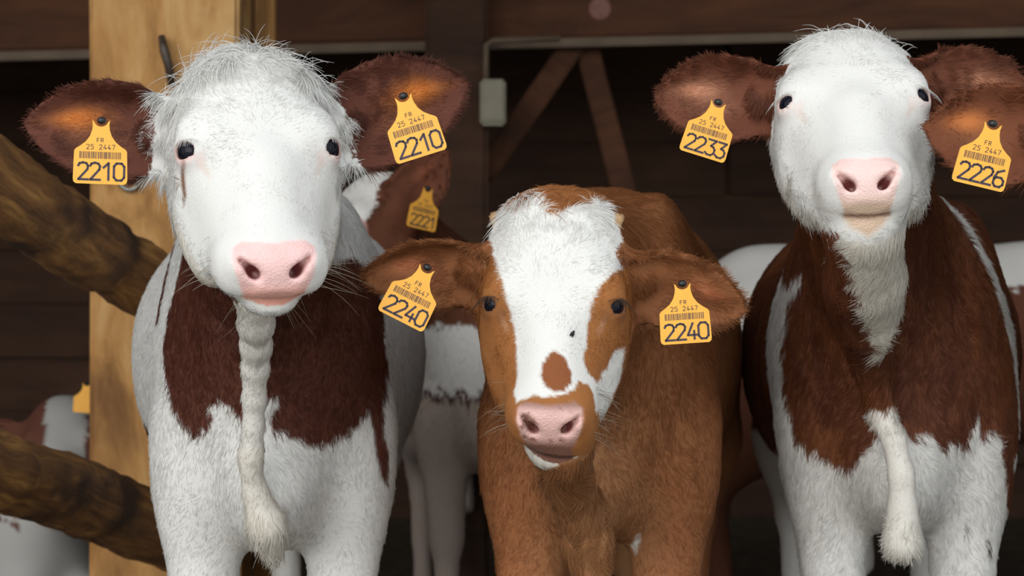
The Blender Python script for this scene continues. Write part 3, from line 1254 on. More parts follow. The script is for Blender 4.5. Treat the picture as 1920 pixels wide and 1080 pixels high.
        pts = np.empty((k, npt, 3))
        gz = np.clip((L - 0.014) / 0.02, 0, 1)
        lf = lf * (1 - 0.5 * np.clip((L - 0.014) / 0.01, 0, 1) * (1 - tuft))
        for i, ti in enumerate(tt):
            up = (ti - 0.42 * ti * ti) * lf
            pts[:, i] = P - Nn * 0.0006 + L[:, None] * (D * ti + Nn * up[:, None] + J * (0.25 * ti * ti))
            pts[:, i, 2] -= L * gz * 0.35 * ti * ti
        rgb = rgb * np.clip(1 + 0.13 * r.normal(size=k), 0.6, 1.35)[:, None]
        rgb = np.minimum(rgb, 0.90)
        rad = np.outer(np.full(k, radius) * np.clip(0.50 + L / 0.035, 0.6, 1.0), np.array([1.0, 0.95, 0.75, 0.25]))
        self.strands('fur', pts, rad, rgb, Nn)

    def strands(self, name, pts, rad, rgb, nrm):
        k, npt = pts.shape[:2]
        cu = bpy.data.hair_curves.new(name)
        cu.add_curves([npt] * k)
        cu.attributes['position'].data.foreach_set('vector', pts.astype(F4).ravel())
        a = cu.attributes.get('radius') or cu.attributes.new('radius', 'FLOAT', 'POINT')
        a.data.foreach_set('value', rad.astype(F4).ravel())
        a = cu.attributes.new('coat', 'FLOAT_COLOR', 'CURVE')
        a.data.foreach_set('color', np.concatenate([rgb, np.ones((k, 1))], 1).astype(F4).ravel())
        a = cu.attributes.new('root_normal', 'FLOAT_VECTOR', 'CURVE')
        a.data.foreach_set('vector', nrm.astype(F4).ravel())
        o = add_obj(name, cu, self.obj, M['fur'])
        o['kind'] = 'stuff'
        return o

    def add_eyes(self, lash=None, lash_n=34):
        for e, g, sx in zip(self.eyes, self.gaze, (-1, 1)):
            c = self.hpoint(*e)
            d = unit(g[0] * self.X + g[1] * self.U + g[2] * self.V)
            R_ = 0.0205 * self.hs
            verts, faces = [], []
            nu, nv = 28, 18
            z = d
            xax = unit(np.cross(z, self.U))
            yax = np.cross(z, xax)
            for i in range(nv + 1):
                th = math.pi * i / nv
                for j in range(nu):
                    ph = 2 * math.pi * j / nu
                    bul = 1.0 + 0.05 * max(0, math.cos(th)) ** 6
                    verts.append((R_ * bul * math.sin(th) * math.cos(ph), R_ * bul * math.sin(th) * math.sin(ph), R_ * bul * math.cos(th)))
            for i in range(nv):
                for j in range(nu):
                    j2 = (j + 1) % nu
                    faces.append((i * nu + j, (i + 1) * nu + j, (i + 1) * nu + j2, i * nu + j2))
            me = mesh_from('eye', verts, faces)
            o = add_obj('eye', me, self.obj, M['eye'])
            from mathutils import Matrix
            mt = Matrix(((xax[0], yax[0], z[0], c[0]), (xax[1], yax[1], z[1], c[1]), (xax[2], yax[2], z[2], c[2]), (0, 0, 0, 1)))
            o.matrix_local = mt
            o['label'] = 'glossy dark eye'
        if lash is not None:
            r = np.random.default_rng(5)
            P, Dv = [], []
            for e, g, sx in zip(self.eyes, self.gaze, (-1, 1)):
                hx = unit(np.cross(g, [0, 1, 0]))
                wy = np.cross(hx, g)
                for i in range(lash_n):
                    t = -1 + 2 * i / (lash_n - 1) + r.normal() * 0.03
                    up = -math.sqrt(max(0, 1 - t * t * 0.9))
                    sgn = 1 if wy[1] > 0 else -1
                    off = g * 0.0195 + hx * 0.0185 * t + wy * sgn * up * 0.0125
                    base = np.array(e) + off
                    dd = unit(g * 0.9 + hx * t * 0.5 + wy * sgn * 0.35)
                    P.append(self.hpoint(*base))
                    Dv.append(dd[0] * self.X + dd[1] * self.U + dd[2] * self.V)
            P, Dv = np.array(P), np.array(Dv)
            Lh = r.uniform(0.009, 0.019, len(P)) * self.hs
            tt = np.linspace(0, 1, 5)
            pts = P[:, None] + Dv[:, None] * (tt * 1.0)[None, :, None] * Lh[:, None, None]
            pts[:, :, 2] -= (tt ** 2)[None] * Lh[:, None] * 0.75
            rad = np.outer(np.full(len(P), 0.0004), [1, 0.9, 0.75, 0.5, 0.2])
            self.strands('eyelashes', pts, rad, np.tile(np.array(lash), (len(P), 1)), Dv)

    def add_whiskers(self, n, col, length=(0.025, 0.065)):
        r = np.random.default_rng(19)
        P, Dv = [], []
        for i in range(n):
            sx = r.choice([-1, 1])
            u = r.uniform(0.085, 0.165)
            if r.random() < 0.62:
                x, v = sx * r.uniform(0.058, 0.068) * self.muzzle_w, r.uniform(-0.082, -0.045)
                d = np.array([sx * 1.0, r.uniform(-0.2, 0.5), r.uniform(-0.5, 0.2)])
            else:
                x, v = sx * r.uniform(0.005, 0.04), -0.125
                d = np.array([sx * 0.6, r.uniform(0.1, 0.8), -0.6])
                u = r.uniform(0.10, 0.15)
            P.append(self.hpoint(x, u, v))
            d = unit(d)
            Dv.append(d[0] * self.X + d[1] * self.U + d[2] * self.V)
        P, Dv = np.array(P), np.array(Dv)
        Lh = r.uniform(*length, n) * self.hs
        tt = np.linspace(0, 1, 5)
        pts = P[:, None] + Dv[:, None] * tt[None, :, None] * Lh[:, None, None]
        bend = r.normal(size=(n, 3)) * 0.15
        bend[:, 2] -= 0.2
        pts += bend[:, None] * (tt ** 2)[None, :, None] * Lh[:, None, None]
        rad = np.outer(np.full(n, 0.00038), [1, 0.9, 0.7, 0.5, 0.2])
        self.strands('whiskers', pts, rad, np.tile(np.array(col), (n, 1)), Dv)


# ------------------------------------------------------------------ ear tags
GLYPH = {
    '0': [[(0.15, 0), (0.45, 0), (0.6, 0.18), (0.6, 0.82), (0.45, 1), (0.15, 1), (0, 0.82), (0, 0.18), (0.15, 0)]],
    '1': [[(0.08, 0.72), (0.38, 1), (0.38, 0)]],
    '2': [[(0, 0.80), (0.08, 0.94), (0.28, 1), (0.48, 0.95), (0.58, 0.80), (0.54, 0.60), (0.02, 0), (0.6, 0)]],
    '3': [[(0.02, 1), (0.58, 1), (0.28, 0.60), (0.46, 0.56), (0.6, 0.40), (0.58, 0.16), (0.42, 0), (0.16, 0), (0, 0.12)]],
    '4': [[(0.36, 1), (0.02, 0.26), (0.62, 0.26)], [(0.42, 0.52), (0.42, 0)]],
    '5': [[(0.58, 1), (0.08, 1), (0.05, 0.58), (0.35, 0.62), (0.58, 0.46), (0.58, 0.16), (0.40, 0), (0.12, 0), (0, 0.1)]],
    '6': [[(0.52, 1), (0.16, 0.84), (0.02, 0.5), (0.02, 0.16), (0.16, 0), (0.44, 0), (0.6, 0.16), (0.6, 0.38), (0.44, 0.54), (0.16, 0.54), (0.02, 0.40)]],
    '7': [[(0, 1), (0.58, 1), (0.22, 0)]],
    'F': [[(0, 0), (0, 1), (0.55, 1)], [(0, 0.52), (0.42, 0.52)]],
    'R': [[(0, 0), (0, 1), (0.42, 1), (0.56, 0.86), (0.56, 0.64), (0.42, 0.5), (0, 0.5)], [(0.3, 0.5), (0.58, 0)]],
}


def text_strokes(verts, faces, text, x0, z0, h, adv, wid, y):
    for ch in text:
        for line in GLYPH.get(ch, []):
            pl = [np.array([x0 + a * h * 1.0, z0 + b * h]) for a, b in line]
            for a, b in zip(pl[:-1], pl[1:]):
                d = b - a
                ln = np.linalg.norm(d)
                d = d / (ln + 1e-9)
                nn = np.array([-d[1], d[0]]) * wid * 0.5
                e = d * wid * 0.32
                k = len(verts)
                for p in (a - e - nn, b + e - nn, b + e + nn, a - e + nn):
                    verts.append((p[0], y, p[1]))
                faces.append((k, k + 1, k + 2, k + 3))
        x0 += adv


def ear_tag(cow, number, at, roll, yaw=0, pitch=8, scale=1.0, label=None, small='25 2447'):
    """at: place of the neck of the tag; the plate hangs below it, facing out of the ear"""
    right = [(0.0115, -0.001), (0.0108, -0.008), (0.0115, -0.014), (0.0142, -0.022), (0.0195, -0.0295), (0.027, -0.0355), (0.0325, -0.039),
             (0.0347, -0.042), (0.0358, -0.079), (0.0350, -0.0832), (0.0318, -0.0856)]
    arc = [(0.0095 * math.cos(a), -0.001 - 0.0085 * math.sin(a)) for a in np.linspace(math.pi * 0.92, math.pi * 0.08, 9)]
    out = right[:0] + [(x, z) for x, z in right] + [(-x, z) for x, z in right[::-1]] + arc
    n = len(out)
    th = 0.0011
    verts = [(x, -th, z) for x, z in out] + [(x, th, z) for x, z in out]
    faces = [tuple(range(n))[::-1], tuple(range(n, 2 * n))]
    for i in range(n):
        j = (i + 1) % n
        faces.append((i, j, n + j, n + i))
    me = mesh_from('ear_tag', verts, faces, smooth=False)
    import bmesh
    bm = bmesh.new()
    bm.from_mesh(me)
    bmesh.ops.recalc_face_normals(bm, faces=bm.faces)
    bmesh.ops.triangulate(bm, faces=[f for f in bm.faces if len(f.verts) > 4])
    bm.to_mesh(me)
    bm.free()
    o = add_obj('ear_tag', me, cow.obj, M['tag'])
    o.location = np.asarray(at, float) - cow.loc
    o.rotation_euler = (math.radians(pitch), math.radians(roll), math.radians(yaw))
    o.scale = (scale,) * 3
    if label:
        o['label'] = label
    y = -th - 0.00025
    v, f = [], []
    text_strokes(v, f, number, -0.0290, -0.0800, 0.0225, 0.0157, 0.0031, y)
    text_strokes(v, f, 'FR', -0.0048, -0.0300, 0.0052, 0.0052, 0.0008, y)
    text_strokes(v, f, small, -0.0185, -0.0395, 0.0062, 0.0056, 0.0008, y)
    r = np.random.default_rng(3)
    x = -0.0275
    while x < 0.0275:
        wd = r.choice([0.0005, 0.0008, 0.0012])
        k = len(v)
        for p in ((x, -0.0520), (x + wd, -0.0520), (x + wd, -0.0428), (x, -0.0428)):
            v.append((p[0], y, p[1]))
        f.append((k, k + 1, k + 2, k + 3))
        x += wd + r.choice([0.0006, 0.0009, 0.0013])
    if number:
        add_obj('number_print', mesh_from('number_print', v, f, False), o, M['ink'])
    # the pin that holds the tag through the ear
    pv, pf = [], []
    for i, (yy, rr) in enumerate(((-0.003, 0.0), (-0.0028, 0.0045), (0.001, 0.0062), (0.004, 0.0062), (0.020, 0.0030))):
        for k in range(12):
            a = 2 * math.pi * k / 12
            pv.append((rr * math.cos(a), yy, -0.0015 + rr * math.sin(a) * 0.8))
    for i in range(4):
        for k in range(12):
            k2 = (k + 1) % 12
            pf.append((i * 12 + k, i * 12 + k2, (i + 1) * 12 + k2, (i + 1) * 12 + k))
    add_obj('tag_pin', mesh_from('tag_pin', pv, pf), o, M['fly'])
    return o


# ------------------------------------------------------------------ the cows
WHITE = np.array([0.80, 0.785, 0.755])
CREAM = np.array([0.74, 0.66, 0.53])
FULL = True


def ear_colour(c, R, rgb, base, inner, glow, k_from=0.0, white_base=None):
    """outer hair brown, the thin skin inside the cup lighter, with light glowing through it painted in"""
    for k in range(len(c.ears)):
        a, b, cc = c.eq(R['P'], k)
        m = (R['ear'] == k)
        Bp, A, Bv, C, es, wid = c.ears[k]
        up = b * np.sign(Bv[2])
        w = np.maximum(np.interp(a, EAR_TAB[:, 0], EAR_TAB[:, 1]) * wid, 0.008)
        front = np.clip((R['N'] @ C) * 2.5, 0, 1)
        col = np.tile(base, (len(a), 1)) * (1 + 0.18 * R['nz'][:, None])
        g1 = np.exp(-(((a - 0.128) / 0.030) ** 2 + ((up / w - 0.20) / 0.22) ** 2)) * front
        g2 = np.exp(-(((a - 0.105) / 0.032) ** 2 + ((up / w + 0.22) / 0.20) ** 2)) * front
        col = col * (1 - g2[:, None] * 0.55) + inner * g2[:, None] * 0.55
        col = col * (1 - g1[:, None] * 0.95) + glow * g1[:, None] * 0.95  # light shining through the thin ear, painted as an orange zone
        rgb = np.where(m[:, None], col, rgb)
        if white_base is not None:
            wm = m & (a + 0.010 * R['nz'] + 0.12 * np.maximum(-up, 0) * 0 < white_base)
            rgb = np.where(wm[:, None], WHITE, rgb)
        else:
            near = (R['head'] | R['body']) & (np.linalg.norm(R['P'] - (Bp + A * -0.005), axis=1) < 0.045) & False
            rgb = np.where(near[:, None], base, rgb)
    return rgb


def sdp(c, R, poly):
    return poly_sd(R['P'][:, 0].astype(float), R['P'][:, 2].astype(float), poly)


def hsd(c, R, poly):
    return poly_sd(R['q'][:, 0].astype(float), R['q'][:, 1].astype(float), poly)


def blend(rgb, col, d, soft=0.0015):
    t = np.clip(0.5 - d / (2 * soft), 0, 1)[:, None]
    return rgb * (1 - t) + np.asarray(col) * t


def dewlap_d(c, P):
    d = np.full(len(P), 9.0)
    for (a, ra), (b, rb) in zip(c.dewlap[:-1], c.dewlap[1:]):
        d = np.minimum(d, cap(P, a, b, ra, rb))
    return d


wp = wpos


# ---- cow 1: white face, brown ears, brown chest, white dewlap
c1 = Cow('cow', (-0.360, 0.30), heading=5.5, chest=0.93, neck_r=1.10, s=1.0, E=wp(487, 273, 0.0), pitch=35, roll=-2, yaw=14, hs=1.05, head_w=1.0, muzzle_w=0.96,
         ears=[((-0.092, -0.100, -0.092), (-1, 0.12, 0.10), (-0.10, -1, -0.10), 1.17, 0.98),
               ((0.092, -0.100, -0.092), (1, 0.12, 0.36), (0.12, -1, -0.12), 1.15, 1.06)],
         dewlap=[(wp(478, 560, 0.06), 0.026), (wp(480, 608, 0.10), 0.023), (wp(480, 628, 0.120), 0.0175), (wp(480, 648, 0.135), 0.0205), (wp(479, 668, 0.150), 0.0155), (wp(479, 690, 0.165), 0.0185), (wp(478, 715, 0.180), 0.0145),
                 (wp(477, 745, 0.195), 0.0165), (wp(475, 800, 0.215), 0.0145), (wp(471, 850, 0.230), 0.0175), (wp(470, 875, 0.236), 0.0150), (wp(478, 920, 0.255), 0.018), (wp(500, 985, 0.27), 0.027),
                 (wp(512, 1035, 0.29), 0.018)])
BR1 = srgb(92, 50, 37)
chest1 = c1.poly([(356, 462), (334, 525), (312, 585), (296, 650), (303, 710), (322, 765), (345, 795), (372, 812), (400, 806), (416, 778), (404, 756), (430, 750), (456, 765), (470, 790),
                  (497, 775), (512, 752), (530, 735), (538, 742), (520, 785), (524, 806), (560, 812), (585, 828), (630, 830), (668, 802), (692, 770), (696, 800), (700, 850),
                  (712, 905), (728, 935), (722, 860), (714, 790), (716, 680), (708, 580), (694, 505), (690, 480), (684, 500), (662, 480), (640, 490), (600, 480), (470, 440)], 0.40)
stripeL = c1.poly([(350, 430), (322, 490), (300, 560), (292, 605), (304, 600), (320, 545), (338, 490), (352, 455)], 0.55)
flankL = c1.poly([(262, 785), (278, 790), (284, 825), (300, 850), (300, 890), (284, 875), (264, 840)], 0.85)
crest1 = c1.poly([(630, 340), (652, 352), (690, 392), (708, 418), (700, 420), (672, 400), (640, 370), (628, 352)], 0.42)


def paint1(c, R):
    n = len(R['P'])
    rgb = np.tile(WHITE, (n, 1))
    nz = R['nz']
    y = R['P'][:, 1]
    b = R['body']
    d = sdp(c, R, chest1) + nz * 0.005
    dl = dewlap_d(c, R['P'])
    rgb = np.where((b & (y < 0.38))[:, None], blend(rgb, BR1 * (1 + 0.2 * nz[:, None]), d), rgb)
    rgb = np.where((b & (y > 0.10) & (y < 0.60))[:, None], blend(rgb, BR1, sdp(c, R, stripeL) + nz * 0.003), rgb)
    rgb = np.where((b & (y > 0.2))[:, None], blend(rgb, BR1, sdp(c, R, flankL) + nz * 0.006), rgb)
    rgb = np.where((b & (y > -0.1) & (y < 0.9))[:, None], blend(rgb, srgb(90, 60, 50), sdp(c, R, crest1) + nz * 0.004), rgb)
    w = b & (dl < 0.006 + 0.003 * nz)
    dcol = np.where(R['P'][:, 2:3] < 0.72, WHITE * 0.5 + CREAM * 0.5, WHITE * 0.75 + CREAM * 0.25)
    rgb = np.where(w[:, None], dcol, rgb)
    # yellowish throat and brisket
    q = R['q']
    rgb = np.where((R['head'] & (q[:, 2] < -0.105))[:, None], WHITE * 0.55 + CREAM * 0.45, rgb)
    st = c.hpoly([(338, 305), (343, 318), (350, 360), (346, 372), (339, 340)])
    rgb = np.where(R['head'][:, None], blend(rgb, srgb(120, 74, 44), hsd(c, R, st)), rgb)
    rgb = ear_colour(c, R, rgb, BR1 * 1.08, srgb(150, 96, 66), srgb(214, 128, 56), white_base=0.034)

    def ln(R, L):
        x, u, v = R['q'].T
        cl = 0.75 + 0.5 * vnoise(R['P'], 45, 77)
        t = np.clip((-0.108 - u) / 0.07, 0, 1)
        L = np.where(R['head'], L * (1 - t) + ((0.048 - 0.12 * np.abs(x)) * cl) * t, L)
        side = R['head'] & (np.abs(x) > 0.060) & (u > -0.185) & (u < -0.145)
        L = np.where(side, 0.045, L)
        eb = (R['head'] | R['body']) & (np.abs(x) > 0.088) & (u > -0.125) & (u < 0.0) & (v < -0.055) & (v > -0.15)
        L = np.where(eb, 0.020, L)
        for k in range(2):
            a, b_, cc = c.eq(R['P'], k)
            m = (R['ear'] == k) & (a < 0.03)
            L = np.where(m, 0.024, L)
        dd = dewlap_d(c, R['P'])
        L = np.where(R['body'] & (dd < 0.012), 0.008, L)
        L = np.where(R['body'] & (dd < 0.012) & (R['P'][:, 2] < 0.63), 0.020, L)
        return L

    def dr(R, D):
        x, u, v = R['q'].T
        t = np.clip((-0.11 - u) / 0.04, 0, 1)[:, None]
        tuft = np.stack([x * 7 + 0.15 + np.sign(x) * np.clip(np.abs(x) - 0.045, 0, 1) * 30, np.full(len(x), -0.35), 1.0 - 22 * np.clip(np.abs(x) - 0.045, 0, 1)], 1)
        return np.where(R['head'][:, None], D * (1 - t) + tuft * t, D)

    def lift(R):
        u = R['q'][:, 1]
        return np.where(R['head'], 1 + 0.5 * np.clip((-0.12 - u) / 0.06, 0, 1), 1.0)
    return rgb, dict(len=ln, dir=dr, lift=lift, flyaway=0.10, pad=srgb(238, 196, 192), lip=srgb(226, 160, 142), rim=srgb(206, 158, 150))


o1 = c1.build(paint1)
tag_props(o1, 'white-faced cow with a tousled poll and dark brown chest, tags reading 2210', 'cow', 'cows at the barn front')
c1.add_eyes(lash=(0.78, 0.76, 0.73))
c1.add_whiskers(46, (0.70, 0.62, 0.50))
c1.fur(330000)
ear_tag(c1, '2210', wp(190, 224, -0.030), 2, 4, 6, 1.0, 'yellow ear tag reading 2210 on the ear over the golden post')
ear_tag(c1, '2210', wp(755, 178, -0.030), -17, -6, 6, 1.0, 'tilted yellow ear tag reading 2210 on the ear toward the middle')

# ---- cow 2: chestnut calf with a white blaze, head lowered
c2 = Cow('cow', (0.122, 0.36), heading=-5.5, s=1.01, E=wp(1038, 567, 0.07), pitch=25, yaw=-3, roll=1.0, hs=0.945, head_w=0.985, muzzle_w=0.87,
         ears=[((-0.092, -0.100, -0.085), (-1, 0.10, -0.02), (-0.05, -0.85, -0.50), 0.98, 0.97),
               ((0.092, -0.100, -0.085), (1, 0.10, -0.27), (0.05, -0.85, -0.50), 1.0, 0.97)],
         dewlap=[(wp(1058, 838, 0.07), 0.034), (wp(1068, 900, 0.15), 0.031), (wp(1090, 960, 0.20), 0.030), (wp(1102, 1010, 0.235), 0.034), (wp(1108, 1060, 0.25), 0.030)],
         barrel=0.88, chest=0.93, horn=2, eye=0.9)
BR2 = srgb(156, 100, 62)
blaze = c2.hpoly([(938, 408), (965, 396), (985, 384), (1005, 392), (1025, 412), (1048, 416), (1066, 404), (1088, 398), (1110, 402), (1138, 404), (1152, 414), (1160, 440), (1174, 475),
                  (1172, 505), (1150, 525), (1120, 552), (1104, 585), (1100, 640), (1094, 670), (1100, 695), (1120, 716), (1136, 690), (1152, 655), (1172, 640), (1166, 680), (1140, 740), (1118, 772),
                  (1112, 745), (1102, 722), (1086, 716), (1078, 735), (1062, 742), (1040, 748), (1020, 750), (1000, 744), (985, 752), (968, 760), (964, 735), (970, 700), (966, 640),
                  (960, 590), (945, 545), (930, 500), (916, 482), (906, 505), (904, 485), (914, 450), (928, 425)])
spot = c2.hpoly([(1040, 661), (1060, 672), (1072, 700), (1072, 722), (1058, 738), (1040, 740), (1022, 728), (1014, 708), (1018, 685), (1028, 668)])


def paint2(c, R):
    n = len(R['P'])
    nz = R['nz']
    P = R['P']
    big = vnoise(P, 9, 61)
    rgb = np.tile(BR2, (n, 1)) * (1 + 0.16 * nz[:, None] + 0.12 * big[:, None])
    q = R['q']
    h = R['head']
    face = blend(np.tile(srgb(160, 102, 54), (n, 1)) * (1 + 0.12 * nz[:, None]), WHITE, hsd(c, R, blaze) + nz * 0.0035)
    face = blend(face, srgb(140, 82, 46), hsd(c, R, spot) + nz * 0.002)
    rgb = np.where((h & (q[:, 2] > -0.115))[:, None], face, rgb)
    ch = (h & (q[:, 2] < -0.074 + 0.004 * nz) & (q[:, 1] > 0.095) & (np.abs(q[:, 0]) < 0.040 + 0.003 * nz))
    rgb = np.where(ch[:, None], WHITE * 0.6 + CREAM * 0.4, rgb)
    bud = h & (np.abs(q[:, 0]) > 0.086) & (q[:, 1] < -0.16)
    rgb = np.where(bud[:, None], srgb(196, 160, 120), rgb)
    # lighter tan inside of the chest and dewlap
    tan = np.clip(1 - np.abs(R['pb'][:, 0]) / 0.12, 0, 1) * np.clip((0.84 - P[:, 2]) / 0.2, 0, 1) * R['body']
    rgb = rgb * (1 - 0.6 * tan[:, None]) + srgb(186, 140, 98) * 0.6 * tan[:, None]
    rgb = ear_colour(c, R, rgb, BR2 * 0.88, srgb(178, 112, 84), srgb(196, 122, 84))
    fl = c.poly([(1188, 1040), (1200, 1012), (1206, 1016), (1196, 1048)], 0.42)
    rgb = np.where((R['body'] & (P[:, 1] < 0.3))[:, None], blend(rgb, WHITE, sdp(c, R, fl) + nz * 0.003), rgb)

    def ln(R, L):
        dd = dewlap_d(c, R['P'])
        L = np.where(R['body'] & (dd < 0.012), 0.020, L)
        for k in range(2):
            a, b_, cc = c.eq(R['P'], k)
            m = (R['ear'] == k)
            edge = np.abs(b_) / np.maximum(np.interp(a, EAR_TAB[:, 0], EAR_TAB[:, 1]), 0.01)
            L = np.where(m & (edge > 0.7), 0.0125, L)
        u = R['q'][:, 1]
        L = np.where(R['head'] & (u < -0.165), 0.030, L)
        return np.where(R['head'] & (np.abs(R['q'][:, 0]) > 0.07) & (u < -0.15), 0.006, L)

    def dr(R, D):
        return D
    return rgb, dict(len=ln, dir=dr, pad=srgb(214, 172, 164), lip=srgb(120, 80, 62), rim=srgb(90, 56, 40), spots=(srgb(132, 92, 80), 0.35), mouth=srgb(62, 40, 34))


o2 = c2.build(paint2)
tag_props(o2, 'chestnut brown calf with a white blaze and lowered head, tags reading 2240', 'cow', 'cows at the barn front')
c2.add_eyes(lash=(0.10, 0.06, 0.04))
c2.add_whiskers(60, (0.62, 0.52, 0.40))
c2.fur(330000)
ear_tag(c2, '2240', wp(802, 500, 0.055), 27, 4, 4, 0.98, 'tilted yellow ear tag reading 2240 on the ear before the white-faced cow')
ear_tag(c2, '2240', wp(1279, 530, 0.055), -4, -6, 6, 0.98, 'upright yellow ear tag reading 2240 on the drooping ear')
for px, py in ((1075, 628), (975, 382)):
    hp = c2.hpoly([(px, py)])[0]
    u_ = hp[1]
    w_, t_, b_ = c2.sec(np.array([u_]))
    kx = min(abs(hp[0]) / w_[0], 0.97)
    v_ = (t_[0] + b_[0]) / 2 + (t_[0] - b_[0]) / 2 * (1 - kx ** 2.6) ** (1 / 2.6)
    pos = c2.loc + c2.hpoint(hp[0], u_, v_ + 0.009)
    fo = tag_props(bpy.data.objects.new('fly', None), 'tiny black fly on the blaze above the nose spot' if py > 500 else 'tiny black fly on the poll of the chestnut calf', 'fly')
    COL.objects.link(fo)
    fo.location = pos
    fo.scale = (0.75,) * 3
    fo.rotation_euler = (0.4, 0.5, 0)
    for nm, cc_, rr in (('abdomen', (0, 0, -0.0035), (0.0026, 0.0024, 0.0042)), ('thorax', (0, 0, 0.0018), (0.0022, 0.0022, 0.0026)), ('wing', (0.0022, -0.001, -0.004), (0.0016, 0.0006, 0.0052)),
                        ('wing', (-0.0022, -0.001, -0.004), (0.0016, 0.0006, 0.0052))):
        vv, ff = [], []
        for i in range(7):
            th = math.pi * i / 6
            for j in range(8):
                ph = 2 * math.pi * j / 8
                vv.append((cc_[0] + rr[0] * math.sin(th) * math.cos(ph), cc_[1] + rr[1] * math.sin(th) * math.sin(ph), cc_[2] + rr[2] * math.cos(th)))
        for i in range(6):
            for j in range(8):
                ff.append((i * 8 + j, (i + 1) * 8 + j, (i + 1) * 8 + (j + 1) % 8, i * 8 + (j + 1) % 8))
        add_obj(nm, mesh_from(nm, vv, ff), fo, M['fly'])

# ---- cow 3: white face lifted towards the viewer, brown chest with a white throat
c3 = Cow('cow', (0.630, 0.52), heading=-7, s=1.0, E=wp(1601, 182, 0.215), pitch=48, yaw=-5, roll=-2.5, eye=0.84, hs=1.0, head_w=1.05, muzzle_w=0.86,
         ears=[((-0.094, -0.112, -0.085), (-1, 0.12, 0.04), (-0.05, -1, -0.10), 1.02, 1.06),
               ((0.094, -0.120, -0.085), (1, 0.22, 0.03), (0.05, -1, -0.10), 1.02, 1.06)],
         dewlap=[(wp(1620, 440, 0.16), 0.050), (wp(1622, 520, 0.24), 0.055), (wp(1630, 600, 0.33), 0.045), (wp(1636, 680, 0.42), 0.030), (wp(1650, 770, 0.46), 0.020), (wp(1675, 820, 0.44), 0.018),
                 (wp(1690, 890, 0.432), 0.019), (wp(1692, 950, 0.44), 0.021), (wp(1692, 1015, 0.45), 0.032)], chest=1.08)
BR3 = srgb(102, 58, 40)
lower3 = c3.poly([(1300, 800), (1420, 825), (1450, 790), (1475, 765), (1490, 828), (1520, 850), (1552, 868), (1585, 886), (1604, 850), (1640, 800), (1636, 765), (1655, 770), (1690, 815), (1720, 806),
                  (1745, 835), (1780, 826), (1800, 845), (1814, 800), (1822, 770), (1830, 820), (1862, 800), (1880, 850), (1900, 950), (1915, 965), (1918, 850), (2100, 700), (2100, 1600), (1300, 1600)], 0.62)
throat3 = c3.poly([(1480, 330), (1505, 425), (1532, 500), (1560, 550), (1592, 602), (1612, 655), (1632, 678), (1642, 676), (1648, 610), (1672, 550), (1690, 490), (1708, 430), (1722, 330)], 0.42)
streakL = c3.poly([(1494, 490), (1474, 560), (1463, 640), (1463, 730), (1478, 830), (1448, 840), (1448, 740), (1450, 640), (1462, 560), (1484, 510)], 0.75)
streakR = c3.poly([(1738, 350), (1800, 425), (1850, 535), (1890, 620), (1912, 700), (1925, 800), (1895, 800), (1885, 720), (1868, 640), (1828, 530), (1785, 430)], 0.75)


